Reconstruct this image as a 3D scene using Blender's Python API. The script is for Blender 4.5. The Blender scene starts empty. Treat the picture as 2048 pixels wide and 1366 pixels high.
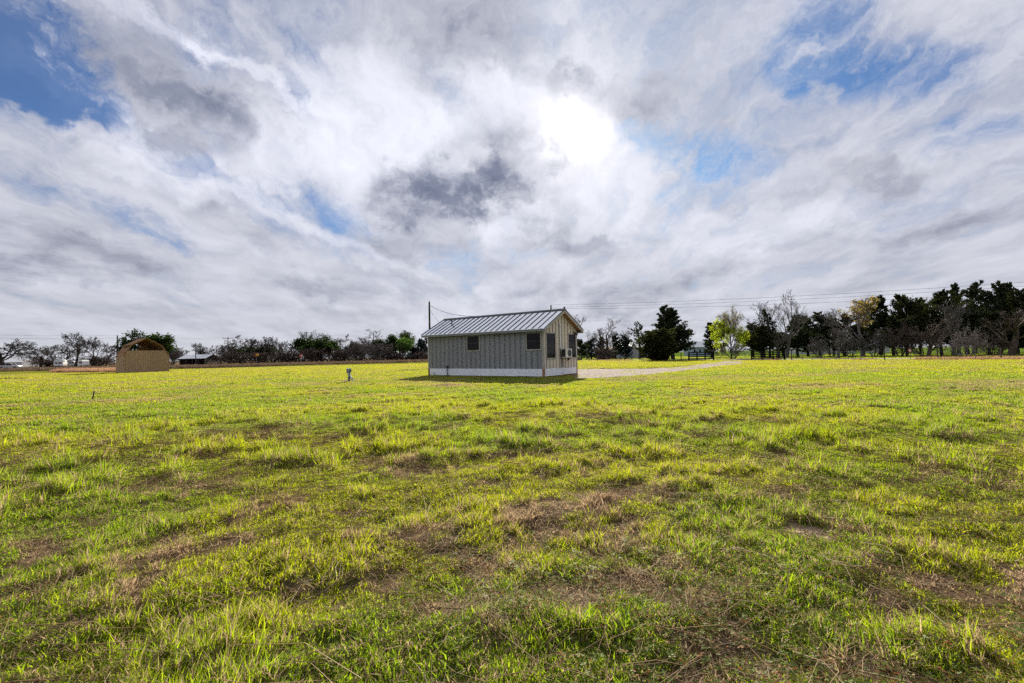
import bpy, bmesh, math, random
import numpy as np
from mathutils import Vector, Matrix

# ------------------------------------------------------------------ camera, sky, sun, exposure
SC = bpy.context.scene
COL = SC.collection
F_PX, CX, CY = 930.0, 1024.0, 683.0          # focal length and centre in photo pixels
CAM_H, PITCH, ROLL = 1.45, math.radians(1.66), math.radians(1.07)
_f = np.array([0, math.cos(PITCH), math.sin(PITCH)])
_u0 = np.array([0, -math.sin(PITCH), math.cos(PITCH)])
_r0 = np.array([1.0, 0, 0])
C_R = _r0 * math.cos(ROLL) - _u0 * math.sin(ROLL)
C_U = _u0 * math.cos(ROLL) + _r0 * math.sin(ROLL)
C_F = _f


def pdir(px, py):
    d = C_F * F_PX + C_R * (px - CX) - C_U * (py - CY)
    return d / np.linalg.norm(d)


def ground(px, py, z=0.0):
    """point of the ground seen at a photo pixel"""
    d = pdir(px, py)
    t = (z - CAM_H) / d[2]
    return np.array([d[0] * t, d[1] * t, z])


def at(px, dist):
    """ground point at depth dist (metres along +Y) under photo column px near the horizon"""
    d = pdir(px, 712)
    return np.array([d[0] / d[1] * dist, dist, 0.0])


def height(px, py, dist):
    d = pdir(px, py)
    return CAM_H + d[2] / d[1] * dist


cam = bpy.data.cameras.new('camera')
cam.sensor_width = 36.0
cam.lens = F_PX / 2048 * 36.0
cam.clip_start = 0.05
cam.clip_end = 20000
cam_o = bpy.data.objects.new('camera', cam)
COL.objects.link(cam_o)
_m = Matrix(((C_R[0], C_U[0], -C_F[0], 0), (C_R[1], C_U[1], -C_F[1], 0), (C_R[2], C_U[2], -C_F[2], CAM_H), (0, 0, 0, 1)))
cam_o.matrix_world = _m
SC.camera = cam_o

SUN_DIR = pdir(1142, 262)
SUN_EL = math.asin(SUN_DIR[2])
SUN_AZ = math.atan2(SUN_DIR[0], SUN_DIR[1])       # from +Y towards +X
sun = bpy.data.lights.new('sun', 'SUN')
sun.energy = 5.0
sun.angle = math.radians(0.9)
sun.color = (1.0, 0.93, 0.80)
sun_o = bpy.data.objects.new('sun', sun)
COL.objects.link(sun_o)
sun_o.rotation_euler = Vector((-SUN_DIR[0], -SUN_DIR[1], -SUN_DIR[2])).to_track_quat('-Z', 'Y').to_euler()

SC.view_settings.view_transform = 'Standard'
SC.view_settings.look = 'None'
SC.view_settings.gamma = 1.0
SC.view_settings.use_curve_mapping = False
SC.view_settings.exposure = 0.95
SC.cycles.max_bounces = 6
SC.cycles.diffuse_bounces = 3
SC.cycles.glossy_bounces = 3
SC.cycles.transmission_bounces = 4
SC.cycles.transparent_max_bounces = 8
SC.cycles.caustics_reflective = False
SC.cycles.caustics_refractive = False
SC.cycles.use_denoising = False
SC.cycles.use_adaptive_sampling = True
SC.cycles.adaptive_threshold = 0.02
SC.cycles.adaptive_min_samples = 12
SC.cycles.sample_clamp_indirect = 4.0


class NT:
    """small node-tree helper"""
    def __init__(self, tree):
        self.t = tree
        tree.nodes.clear()

    def n(self, typ, **kw):
        nd = self.t.nodes.new(typ)
        for k, v in kw.items():
            setattr(nd, k, v)
        return nd

    def put(self, sock, v):
        if v is None:
            return
        if isinstance(v, (int, float)):
            sock.default_value = v
        elif isinstance(v, (tuple, list, np.ndarray, Vector)) or type(v).__name__ == "Euler":
            v = tuple(float(q) for q in v)
            if len(sock.default_value) == 4 and len(v) == 3:
                v = v + (1.0,)
            sock.default_value = v
        else:
            self.t.links.new(v, sock)

    def math(self, op, a, b=None, c=None, clamp=False):
        nd = self.n('ShaderNodeMath', operation=op, use_clamp=clamp)
        for i, v in enumerate((a, b, c)):
            self.put(nd.inputs[i], v)
        return nd.outputs[0]

    def vmath(self, op, a, b=None, scale=None):
        nd = self.n('ShaderNodeVectorMath', operation=op)
        self.put(nd.inputs[0], a)
        self.put(nd.inputs[1], b)
        if scale is not None:
            self.put(nd.inputs['Scale'], scale)
        return nd.outputs['Value'] if op in ('DOT_PRODUCT', 'LENGTH') else nd.outputs[0]

    def mix(self, fac, a, b, mode='MIX'):
        nd = self.n('ShaderNodeMix', data_type='RGBA', blend_type=mode)
        self.put(nd.inputs[0], fac)
        self.put(nd.inputs[6], a)
        self.put(nd.inputs[7], b)
        return nd.outputs[2]

    def noise(self, vec, scale, detail=4, rough=0.5, dist=0.0, color=False):
        nd = self.n('ShaderNodeTexNoise')
        self.put(nd.inputs['Vector'], vec)
        nd.inputs['Scale'].default_value = scale
        nd.inputs['Detail'].default_value = detail
        nd.inputs['Roughness'].default_value = rough
        nd.inputs['Distortion'].default_value = dist
        return nd.outputs['Color'] if color else nd.outputs[0]

    def smooth(self, v, a, b, lo=0.0, hi=1.0):
        nd = self.n('ShaderNodeMapRange', interpolation_type='SMOOTHSTEP')
        self.put(nd.inputs[0], v)
        for i, q in zip((1, 2, 3, 4), (a, b, lo, hi)):
            nd.inputs[i].default_value = q
        return nd.outputs[0]

    def mapping(self, vec, loc=(0, 0, 0), rot=(0, 0, 0), scale=(1, 1, 1), typ='POINT'):
        nd = self.n('ShaderNodeMapping', vector_type=typ)
        self.put(nd.inputs[0], vec)
        self.put(nd.inputs[1], loc)
        self.put(nd.inputs[2], rot)
        self.put(nd.inputs[3], scale)
        return nd.outputs[0]


def build_world():
    w = bpy.data.worlds.new('World')
    SC.world = w
    w.use_nodes = True
    g = NT(w.node_tree)
    D = g.n('ShaderNodeTexCoord').outputs['Generated']
    sky = g.n('ShaderNodeTexSky', sky_type='NISHITA')
    sky.sun_disc = False
    sky.sun_elevation = SUN_EL
    sky.sun_rotation = SUN_AZ
    sky.dust_density = 0.6
    sky.ozone_density = 2.0
    STR = 0.10
    blue = g.mix(1.0, sky.outputs[0], (0.10, 0.36, 0.66), 'MULTIPLY')
    # cloud layer, flat sheet seen in perspective
    sx = g.n('ShaderNodeSeparateXYZ')
    g.put(sx.inputs[0], D)
    zz = g.math('ADD', g.math('MAXIMUM', sx.outputs[2], 0.0), 0.16)
    cmb = g.n('ShaderNodeCombineXYZ')
    g.put(cmb.inputs[0], g.math('DIVIDE', sx.outputs[0], zz))
    g.put(cmb.inputs[1], g.math('DIVIDE', sx.outputs[1], zz))
    P = cmb.outputs[0]
    warp = g.vmath('SCALE', g.vmath('SUBTRACT', g.noise(D, 2.6, 4, 0.6, 0, True), (0.5, 0.5, 0.5)), scale=0.20)
    warp2 = g.vmath('SCALE', g.vmath('SUBTRACT', g.noise(D, 8.0, 5, 0.62, 0, True), (0.5, 0.5, 0.5)), scale=0.15)
    DW = g.vmath('ADD', D, g.vmath('ADD', warp, warp2))

    # bearing and elevation of the (ruffled) view ray, in three turned frames
    sw = g.n('ShaderNodeSeparateXYZ')
    g.put(sw.inputs[0], DW)
    q0 = g.n('ShaderNodeCombineXYZ')
    g.put(q0.inputs[0], g.math('ARCTAN2', sw.outputs[0], sw.outputs[1]))
    g.put(q0.inputs[1], g.math('ARCSINE', g.math('MINIMUM', g.math('MAXIMUM', sw.outputs[2], -0.99), 0.99)))
    frames = {}
    for a_ in (0, -16, 14, -34):
        ca_, sa_ = math.cos(math.radians(a_)), math.sin(math.radians(a_))
        if a_ == 0:
            frames[a_] = (q0.outputs[0], ca_, sa_)
        else:
            cq = g.n('ShaderNodeCombineXYZ')
            g.put(cq.inputs[0], g.vmath('DOT_PRODUCT', q0.outputs[0], (ca_, sa_, 0)))
            g.put(cq.inputs[1], g.vmath('DOT_PRODUCT', q0.outputs[0], (-sa_, ca_, 0)))
            frames[a_] = (cq.outputs[0], ca_, sa_)

    def blob(px, py, rx, ry, wgt, ang=0.0):
        c = pdir(px, py)
        k = 0.84 * np.dot(c, C_F) / F_PX
        key = min(frames, key=lambda q: abs(q - ang))
        vec, ca_, sa_ = frames[key]
        az, el = math.atan2(c[0], c[1]), math.asin(c[2])
        x, y = az * ca_ + el * sa_, -az * sa_ + el * ca_
        sx_, sy_ = 1 / (rx * k), 1 / (ry * k)
        nd = g.n('ShaderNodeVectorMath', operation='MULTIPLY_ADD')
        g.put(nd.inputs[0], vec)
        nd.inputs[1].default_value = (sx_, sy_, 0)
        nd.inputs[2].default_value = (-x * sx_, -y * sy_, 0)
        return g.smooth(g.vmath('DOT_PRODUCT', nd.outputs[0], nd.outputs[0]), 3.2, 0.0, 0.0, wgt)

    def total(lst):
        s = None
        for b in lst:
            v = blob(*b)
            s = v if s is None else g.math('ADD', s, v)
        return s

    blues = total([(20, 60, 150, 120, 1.0), (70, 165, 140, 55, .8), (200, 110, 90, 40, .55), (430, 90, 90, 70, .5),
                   (630, 120, 60, 70, .45), (610, 220, 70, 50, .45), (560, 370, 70, 28, .45), (330, 450, 150, 22, .4, -12),
                   (1640, 55, 110, 80, 1.0), (1760, 125, 140, 50, .85, -18), (1960, 220, 60, 34, .5),
                   (1455, 325, 100, 42, .8, -14), (420, 325, 70, 22, .4), (700, 400, 60, 30, .3),
                   (1420, 400, 80, 34, .3), (150, 395, 120, 22, .3, -10), (590, 560, 110, 20, .25),
                   (1300, 270, 60, 40, .3), (120, 220, 140, 16, .4, -8)])
    darks = total([(345, 195, 150, 62, 1.15, -14), (470, 225, 120, 40, .5, -8), (912, 382, 135, 46, 2.1, -6),
                   (1010, 345, 90, 36, .6, 10), (1000, 60, 110, 70, .8, -30), (870, 40, 120, 50, .5, -25),
                   (1150, 178, 62, 40, 1.1), (1265, 200, 100, 36, .7, 12), (1780, 330, 95, 34, 1.0), (115, 515, 170, 36, .9, -6),
                   (650, 572, 90, 28, .65), (1245, 585, 110, 34, .7), (490, 455, 75, 26, .6, -18), (840, 465, 65, 26, .5),
                   (1070, 460, 55, 28, .8), (1160, 478, 55, 18, .7), (1800, 465, 85, 26, .55), (1930, 440, 80, 26, .5),
                   (1118, 300, 26, 34, .9, -40), (1200, 272, 28, 16, .8), (1450, 556, 80, 16, .45), (250, 320, 130, 30, .35, -12),
                   (2000, 300, 60, 60, .35), (40, 470, 90, 28, .4), (1030, 590, 100, 22, .4), (1150, 375, 60, 16, .6),
                   (330, 640, 160, 18, .3), (760, 520, 90, 22, .4)])
    lights = total([(520, 150, 160, 18, .5, -22), (560, 290, 90, 60, .6), (760, 260, 140, 120, .7, -40), (300, 330, 160, 30, .5, -14),
                    (560, 400, 220, 22, .5, -24), (160, 210, 150, 20, .5, -12), (980, 220, 120, 60, .6), (1240, 360, 100, 80, .6),
                    (1000, 430, 80, 30, .5), (1550, 470, 160, 40, .4), (900, 600, 140, 30, .3), (330, 45, 120, 26, .5)])
    # noises of the sheet: streaked along the wind
    PW = g.vmath('ADD', P, g.vmath('SCALE', g.vmath('ADD', warp, warp2), scale=2.2))
    nbig = g.noise(g.mapping(PW, (3.1, 1.7, 0), (0, 0, math.radians(20)), (1.0, 0.55, 1.0)), 1.2, 6, 0.58)
    nwisp = g.noise(g.mapping(PW, (0.4, 6.2, 0), (0, 0, math.radians(34)), (1.0, 0.34, 1.0)), 3.2, 9, 0.64)
    npuff = g.noise(g.mapping(PW, (7.7, 2.2, 0), (0, 0, math.radians(-12)), (1.0, 0.7, 1.0)), 2.5, 7, 0.58)
    nfine = g.noise(g.mapping(PW, (1.3, 9.4, 0), (0, 0, math.radians(10)), (1.0, 0.6, 1.0)), 6.5, 6, 0.6)
    darks = g.math('MULTIPLY', darks, g.smooth(nfine, 0.30, 0.62, 0.45, 1.35))
    blues = g.math('MULTIPLY', blues, g.smooth(nwisp, 0.30, 0.68, 1.30, 0.35))
    cov = g.math('ADD', g.math('MULTIPLY', nbig, 0.50), g.math('MULTIPLY', nwisp, 0.90))
    cov = g.math('SUBTRACT', cov, g.math('MULTIPLY', blues, 0.27))
    cov = g.math('ADD', cov, g.math('MULTIPLY', lights, 0.12))
    cov = g.math('ADD', cov, g.math('MULTIPLY', darks, 0.16))
    lowz = g.smooth(sx.outputs[2], 0.30, 0.02)
    cov = g.math('ADD', cov, g.math('MULTIPLY', lowz, 0.14))
    cover = g.smooth(cov, 0.26, 0.80)
    # glow of the sun through the sheet
    ca = g.vmath('DOT_PRODUCT', D, tuple(SUN_DIR))
    ang = g.math('ARCCOSINE', g.math('MINIMUM', ca, 0.99999))

    def gauss(s, amp):
        q = g.math('DIVIDE', ang, math.radians(s))
        return g.math('MULTIPLY', g.math('EXPONENT', g.math('MULTIPLY', g.math('MULTIPLY', q, q), -1.0)), amp)
    glow = g.math('ADD', g.math('ADD', gauss(2.7, 0.9), gauss(8, 0.08)), gauss(24, 0.06))
    glow = g.math('MULTIPLY', glow, g.math('MULTIPLY_ADD', nwisp, 1.5, 0.25))
    th = g.math('ADD', g.math('MULTIPLY', darks, 0.50), g.math('MULTIPLY', g.math('SUBTRACT', npuff, 0.44), 2.4))
    th = g.math('SUBTRACT', th, g.math('MULTIPLY', lights, 0.42))
    th = g.math('SUBTRACT', th, gauss(5.0, 0.12))
    thick = g.smooth(th, -0.20, 1.75)
    detail = g.math('ADD', 0.56, g.math('MULTIPLY', nwisp, 0.84))
    lit = g.vmath('SCALE', (0.59, 0.603, 0.685), scale=g.math('MULTIPLY', detail, g.math('ADD', 0.86, g.math('MULTIPLY', lights, 0.34))))
    lit = g.vmath('ADD', lit, g.vmath('SCALE', (1.0, 0.975, 0.92), scale=glow))
    dark = g.vmath('ADD', (0.125, 0.148, 0.228), g.vmath('SCALE', (1.0, 0.97, 0.93), scale=g.math('MULTIPLY', glow, 0.22)))
    cloud = g.mix(thick, lit, dark)
    # haze along the skyline
    hz = g.smooth(sx.outputs[2], 0.16, -0.01)
    cloud = g.mix(g.math('MULTIPLY', hz, 0.45), cloud, (0.52, 0.53, 0.57))
    blue = g.mix(g.math('MULTIPLY', hz, 0.8), g.vmath('SCALE', blue, scale=STR), (0.45, 0.49, 0.56))
    blue = g.vmath('ADD', blue, g.vmath('SCALE', (1.0, 0.98, 0.95), scale=g.math('MULTIPLY', glow, 0.8)))
    tot = g.mix(g.math('MULTIPLY_ADD', cover, 0.85, 0.15), blue, cloud)
    tot = g.mix(g.smooth(sx.outputs[2], 0.045, 0.0), tot, (0.53, 0.54, 0.585))
    bg = g.n('ShaderNodeBackground')
    g.put(bg.inputs[0], g.vmath('SCALE', tot, scale=0.65 / STR))
    bg.inputs[1].default_value = STR
    out = g.n('ShaderNodeOutputWorld')
    g.t.links.new(bg.outputs[0], out.inputs[0])
    w.cycles.sampling_method = 'MANUAL'
    w.cycles.sample_map_resolution = 512


build_world()


# ------------------------------------------------------------------ helpers
def tag(o, label=None, cat=None, group=None, kind=None):
    if label:
        o['label'] = label
    if cat:
        o['category'] = cat
    if group:
        o['group'] = group
    if kind:
        o['kind'] = kind
    return o


def empty(name, loc=(0, 0, 0), rz=0.0):
    o = bpy.data.objects.new(name, None)
    o.empty_display_size = 0.3
    o.location = tuple(float(v) for v in loc)
    o.rotation_euler = (0, 0, rz)
    COL.objects.link(o)
    return o


class MB:
    """collects shapes; build() links them as one mesh object"""
    def __init__(self):
        self.v, self.f, self.m = [], [], []
        self.mi = 0

    def add(self, verts, faces):
        b = len(self.v)
        self.v.extend([tuple(map(float, q)) for q in verts])
        self.f.extend([tuple(b + i for i in q) for q in faces])
        self.m.extend([self.mi] * len(faces))
        return self

    def box(self, x0, x1, y0, y1, z0, z1):
        vs = [(x, y, z) for z in (z0, z1) for y in (y0, y1) for x in (x0, x1)]
        return self.add(vs, [(0, 2, 3, 1), (4, 5, 7, 6), (0, 1, 5, 4), (2, 6, 7, 3), (0, 4, 6, 2), (1, 3, 7, 5)])

    def prism(self, poly, axis, a, b):
        """poly: 2-D outline; axis 0/1/2 = extrusion axis between a and b"""
        n = len(poly)

        def p(q, h):
            return {0: (h, q[0], q[1]), 1: (q[0], h, q[1]), 2: (q[0], q[1], h)}[axis]
        vs = [p(q, a) for q in poly] + [p(q, b) for q in poly]
        fs = [tuple(range(n)), tuple(range(2 * n - 1, n - 1, -1))]
        fs += [(i, n + i, n + (i + 1) % n, (i + 1) % n) for i in range(n)]
        return self.add(vs, fs)

    def tube(self, pts, rad, sides=6, cap=True):
        pts = [np.asarray(p, float) for p in pts]
        if np.isscalar(rad):
            rad = [rad] * len(pts)
        vs = []
        ref = np.array([0.31, 0.17, 0.93])
        for i, p in enumerate(pts):
            t = pts[min(i + 1, len(pts) - 1)] - pts[max(i - 1, 0)]
            t = t / (np.linalg.norm(t) + 1e-9)
            if abs(np.dot(t, ref)) > 0.95:
                ref = np.array([0.93, 0.31, 0.17])
            a = np.cross(t, ref)
            a /= np.linalg.norm(a)
            b = np.cross(t, a)
            for k in range(sides):
                an = 2 * math.pi * k / sides
                vs.append(p + (a * math.cos(an) + b * math.sin(an)) * rad[i])
        fs = []
        for i in range(len(pts) - 1):
            for k in range(sides):
                k2 = (k + 1) % sides
                fs.append((i * sides + k, i * sides + k2, (i + 1) * sides + k2, (i + 1) * sides + k))
        if cap:
            fs.append(tuple(range(sides - 1, -1, -1)))
            e = (len(pts) - 1) * sides
            fs.append(tuple(range(e, e + sides)))
        return self.add(vs, fs)

    def mesh(self, name, mats, smooth=False):
        me = bpy.data.meshes.new(name)
        me.from_pydata(self.v, [], self.f)
        for m in (mats if isinstance(mats, (list, tuple)) else [mats]):
            me.materials.append(m)
        if any(self.m):
            me.polygons.foreach_set('material_index', self.m)
        if smooth:
            me.polygons.foreach_set('use_smooth', [True] * len(self.f))
        me.update()
        return me

    def build(self, name, mats, parent=None, smooth=False, loc=None):
        o = bpy.data.objects.new(name, self.mesh(name, mats, smooth))
        COL.objects.link(o)
        if parent is not None:
            o.parent = parent
        if loc is not None:
            o.location = loc
        return o


def link(name, me, parent=None, loc=(0, 0, 0), rot=(0, 0, 0), scale=(1, 1, 1)):
    o = bpy.data.objects.new(name, me)
    COL.objects.link(o)
    if parent is not None:
        o.parent = parent
    o.location, o.rotation_euler, o.scale = loc, rot, scale
    return o


def mat(name, col, rough=0.8, var=0.12, scale=6.0, metal=0.0, bump=0.0, stretch=(1, 1, 1), col2=None, spec=0.3):
    m = bpy.data.materials.new(name)
    m.use_nodes = True
    g = NT(m.node_tree)
    co = g.n('ShaderNodeTexCoord').outputs['Object']
    vec = g.mapping(co, scale=stretch)
    n1 = g.noise(vec, scale, 6, 0.6)
    n2 = g.noise(vec, scale * 0.17, 3, 0.5)
    f = g.math('ADD', g.math('MULTIPLY', n1, 0.6), g.math('MULTIPLY', n2, 0.4))
    if col2 is None:
        col2 = tuple(c * (1 - 2 * var) for c in col)
        col1 = tuple(min(1, c * (1 + 2 * var)) for c in col)
    else:
        col1 = col
    c = g.mix(g.smooth(f, 0.32, 0.68), col2, col1)
    b = g.n('ShaderNodeBsdfPrincipled')
    g.put(b.inputs['Base Color'], c)
    b.inputs['Roughness'].default_value = rough
    b.inputs['Metallic'].default_value = metal
    b.inputs['Specular IOR Level'].default_value = spec
    if bump:
        bp = g.n('ShaderNodeBump')
        bp.inputs['Strength'].default_value = bump
        bp.inputs['Distance'].default_value = 0.02
        g.put(bp.inputs['Height'], n1)
        g.put(b.inputs['Normal'], bp.outputs[0])
    o = g.n('ShaderNodeOutputMaterial')
    m.node_tree.links.new(b.outputs[0], o.inputs[0])
    return m


def leaf_mat(name, col, trans, var=0.35, tf=0.5):
    """thin leaf: diffuse plus light let through"""
    m = bpy.data.materials.new(name)
    m.use_nodes = True
    g = NT(m.node_tree)
    geo = g.n('ShaderNodeNewGeometry')
    k = g.math('MULTIPLY_ADD', geo.outputs['Random Per Island'], 2 * var, 1 - var)
    d = g.n('ShaderNodeBsdfDiffuse')
    g.put(d.inputs[0], g.vmath('SCALE', col, scale=k))
    t = g.n('ShaderNodeBsdfTranslucent')
    g.put(t.inputs[0], g.vmath('SCALE', trans, scale=k))
    mx = g.n('ShaderNodeMixShader')
    mx.inputs[0].default_value = tf
    m.node_tree.links.new(d.outputs[0], mx.inputs[1])
    m.node_tree.links.new(t.outputs[0], mx.inputs[2])
    o = g.n('ShaderNodeOutputMaterial')
    m.node_tree.links.new(mx.outputs[0], o.inputs[0])
    return m


# value noise on the plane, for relief and for where the grass is dry
def _hash(ix, iy, seed):
    h = (ix.astype(np.int64) * 374761393 + iy.astype(np.int64) * 668265263 + seed * 974634777) & 0x7fffffff
    h = ((h ^ (h >> 13)) * 1274126177) & 0x7fffffff
    h = h ^ (h >> 16)
    return (h & 0xffff) / 65535.0


def vnoise(x, y, seed=0):
    ix, iy = np.floor(x), np.floor(y)
    fx, fy = x - ix, y - iy
    fx, fy = fx * fx * (3 - 2 * fx), fy * fy * (3 - 2 * fy)
    a, b = _hash(ix, iy, seed), _hash(ix + 1, iy, seed)
    c, d = _hash(ix, iy + 1, seed), _hash(ix + 1, iy + 1, seed)
    return (a * (1 - fx) + b * fx) * (1 - fy) + (c * (1 - fx) + d * fx) * fy


def fbm(x, y, seed=0, octv=4, gain=0.5):
    s, amp, tot = 0, 1.0, 0
    for i in range(octv):
        s = s + amp * vnoise(x * 2 ** i + 17.3 * i, y * 2 ** i - 9.1 * i, seed + i)
        tot += amp
        amp *= gain
    return s / tot


def sstep(v, a, b):
    t = np.clip((v - a) / (b - a), 0, 1)
    return t * t * (3 - 2 * t)


def in_poly(x, y, poly):
    inside = np.zeros(x.shape, bool)
    n = len(poly)
    for i in range(n):
        x0, y0 = poly[i][:2]
        x1, y1 = poly[(i + 1) % n][:2]
        if y0 == y1:
            continue
        c = ((y0 > y) != (y1 > y)) & (x < (x1 - x0) * (y - y0) / (y1 - y0) + x0)
        inside ^= c
    return inside


def seg_dist(x, y, pts):
    d = np.full(x.shape, 1e9)
    for p, q in zip(pts[:-1], pts[1:]):
        vx, vy = q[0] - p[0], q[1] - p[1]
        t = np.clip(((x - p[0]) * vx + (y - p[1]) * vy) / (vx * vx + vy * vy + 1e-9), 0, 1)
        d = np.minimum(d, np.hypot(x - p[0] - t * vx, y - p[1] - t * vy))
    return d


# ------------------------------------------------------------------ layout on the ground
AX = np.array([0.799, -0.602])           # along the cabin, towards its near gable
AY = np.array([0.602, 0.799])            # along the gable, away from the camera
RZ = math.atan2(AX[1], AX[0])


def along(px, p0, d):
    """distance from p0 along d to the point under photo column px"""
    r = (pdir(px, 712)[0] / pdir(px, 712)[1])
    return (p0[0] - r * p0[1]) / (r * d[1] - d[0])


H_NEAR = ground(1088, 754.6)[:2]
H_L = along(857, H_NEAR, -AX)
H_W = along(1153.5, H_NEAR, AY)
H_C = H_NEAR - AX * H_L / 2 + AY * H_W / 2
HL2, HW2 = H_L / 2, H_W / 2
HOUSE_POLY = [tuple(H_C + AX * a * (HL2 + .05) + AY * b * (HW2 + .05)) for a, b in ((-1, -1), (1, -1), (1, 1), (-1, 1))]

S_NEAR = ground(246, 746)[:2]
S_W = along(338, S_NEAR, AY)
S_D = along(232, S_NEAR, -AX)
S_C = S_NEAR + AY * S_W / 2 - AX * S_D / 2
SHED_POLY = [tuple(S_C + AX * a * (S_D / 2 + .1) + AY * b * (S_W / 2 + .1)) for a, b in ((-1, -1), (1, -1), (1, 1), (-1, 1))]

FL0 = np.array([16.0, 91.6])             # the fence line along the lane
FLD = np.array([0.6496, -0.7603])


def on_fence(px):
    return FL0 + FLD * along(px, FL0, FLD)


_drive_px_lo = [(1150, 757.5), (1195, 756), (1240, 753.5), (1290, 750), (1340, 744.8), (1400, 737.6), (1450, 731.6), (1482, 727.6), (1490, 723)]
_drive_px_hi = [(1448, 722.0), (1440, 724), (1400, 729), (1350, 735), (1300, 737.3), (1240, 738), (1190, 738.2), (1130, 738.5)]
DRIVE_POLY = [tuple(ground(*p)[:2]) for p in _drive_px_lo + _drive_px_hi]
LANE_N = np.array([0.7603, 0.6496])      # from the fence towards the lane
LANE_A, LANE_B = 5.5, 10.5
LAWN_EDGE = [tuple(ground(*p)[:2]) for p in ((-900, 768), (-300, 752), (0, 743.5), (200, 740), (400, 736.5), (600, 730.5), (760, 726.5), (850, 724), (1000, 720.5), (1155, 721))]


def relief(x, y):
    x, y = np.asarray(x, float), np.asarray(y, float)
    r = np.hypot(x, y)
    c, s = math.cos(math.radians(27)), math.sin(math.radians(27))
    a, b = x * c + y * s, -x * s + y * c
    furrow = fbm(a * 0.55, b * 1.9, 11, 3)
    bump = fbm(x * 3.4, y * 3.4, 23, 3)
    wide = fbm(x * 0.28, y * 0.28, 5, 2)
    amp = 1 - 0.62 * sstep(r, 18, 42)
    amp = amp * (1 - sstep(r, 70, 110))
    keep = sstep(np.minimum(np.hypot(x - H_C[0], y - H_C[1]) - 6.5, seg_dist(x, y, [ground(1200, 747)[:2], ground(1330, 741)[:2], ground(1465, 724)[:2]]) - 4.0), 0, 4)
    h = (furrow - 0.5) * 0.16 + (bump - 0.5) * 0.085 + (wide - 0.5) * 0.10
    return h * amp * (0.1 + 0.9 * keep) * sstep(r, 0.2, 1.2) - 0.02


def spots(x, y, lst):
    s = np.zeros(x.shape)
    for px, py, rx, ry, w in lst:
        g = ground(px, py)
        r = g[1] / F_PX
        depth = ry * g[1] * g[1] / (F_PX * CAM_H)
        q = ((x - g[0]) / (rx * r)) ** 2 + ((y - g[1]) / depth) ** 2
        s = np.maximum(s, w * np.exp(-q * 1.2))
    return s


BARE = [(1612, 1042, 42, 20, 1.0), (985, 1245, 55, 40, .75), (1320, 985, 60, 26, .9), (1250, 1050, 60, 30, .85), (1195, 1098, 50, 26, .8),
        (1105, 928, 34, 9, .9), (900, 770, 70, 4, .95), (1080, 772, 50, 3, .7), (700, 761, 40, 3, .9), (340, 955, 60, 9, .8), (230, 975, 50, 8, .7),
        (860, 945, 70, 7, .6), (60, 1062, 80, 18, .6), (1950, 828, 60, 5, .8), (1990, 805, 40, 3, .8), (1860, 803, 18, 2.5, .8),
        (545, 872, 110, 8, .75), (60, 968, 90, 10, .7), (420, 868, 60, 6, .7), (1985, 972, 50, 8, .8), (205, 777, 40, 2, .8), (400, 777, 30, 2, .8),
        (1375, 778, 30, 2, .8), (340, 1100, 80, 22, .55), (700, 1090, 80, 22, .4), (1730, 1150, 70, 20, .45), (1500, 1180, 60, 16, .4),
        (1440, 865, 40, 7, .6), (1060, 832, 50, 5, .55), (1640, 812, 40, 3, .6), (1500, 810, 60, 3, .55), (820, 760, 40, 2, .6), (640, 790, 60, 3, .5), (900, 860, 40, 5, .5)]
DARKSPOT = [(545, 878, 120, 6, 1), (60, 978, 100, 8, 1), (780, 945, 50, 7, .7), (1090, 920, 30, 5, .8), (1290, 965, 40, 8, .8), (920, 1195, 60, 16, .8), (340, 1085, 50, 14, .8)]


def dryness(x, y):
    """0 = fresh grass, 1 = dead thatch"""
    c, s = math.cos(math.radians(27)), math.sin(math.radians(27))
    a, b = x * c + y * s, -x * s + y * c
    far = sstep(np.hypot(x, y), 9, 24)
    n = 0.30 * fbm(a * 0.9, b * 2.6, 71, 4) + 0.45 * fbm(x * 3.6, y * 3.6, 31, 3) + 0.25 * fbm(x * 1.1, y * 1.1, 44, 2)
    nf = 0.55 * fbm(a * 0.16, b * 0.55, 77, 3) + 0.45 * fbm(x * 0.5, y * 0.5, 37, 3)
    d = sstep(n * (1 - far) + nf * far, 0.49, 0.64)
    near = 1 - sstep(np.hypot(x, y), 3.5, 9)
    d = (0.09 + 0.27 * near) + d * (0.48 + 0.22 * near)
    return np.clip(np.maximum(d, spots(x, y, BARE)), 0, 1)


# ------------------------------------------------------------------ materials
M = {}
M['siding'] = mat('siding_paint', (0.252, 0.260, 0.262), 0.7, 0.05, 0.6, stretch=(1, 1, 0.3))
M['sheathing'] = mat('dark_sheathing', (0.07, 0.07, 0.075), 0.9, 0.05, 3.0)
M['gable_lit'] = mat('cream_gable_paint', (0.64, 0.575, 0.47), 0.7, 0.05, 0.6, stretch=(1, 1, 0.3))  # siding lightened and warmed: the gable's brighter light put into its colour
M['batten'] = mat('batten_paint', (0.215, 0.23, 0.24), 0.7, 0.05, 3.0)
M['trim'] = mat('trim_paint', (0.40, 0.38, 0.33), 0.65, 0.05, 4.0)
M['roof'] = mat('galvalume', (0.95, 0.955, 0.96), 0.24, 0.02, 0.7, metal=0.95)
M['seam'] = mat('galvalume_edge', (0.10, 0.105, 0.115), 0.5, 0.05, 2.0, metal=0.3)
M['skirt'] = mat('corrugated_zinc', (0.84, 0.86, 0.90), 0.38, 0.04, 0.5, metal=0.2)
M['frame'] = mat('window_black', (0.025, 0.025, 0.028), 0.4, 0.05)
M['wood'] = mat('raw_lumber', (0.34, 0.19, 0.09), 0.8, 0.15, 5.0, stretch=(1, 1, 0.2))
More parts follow.
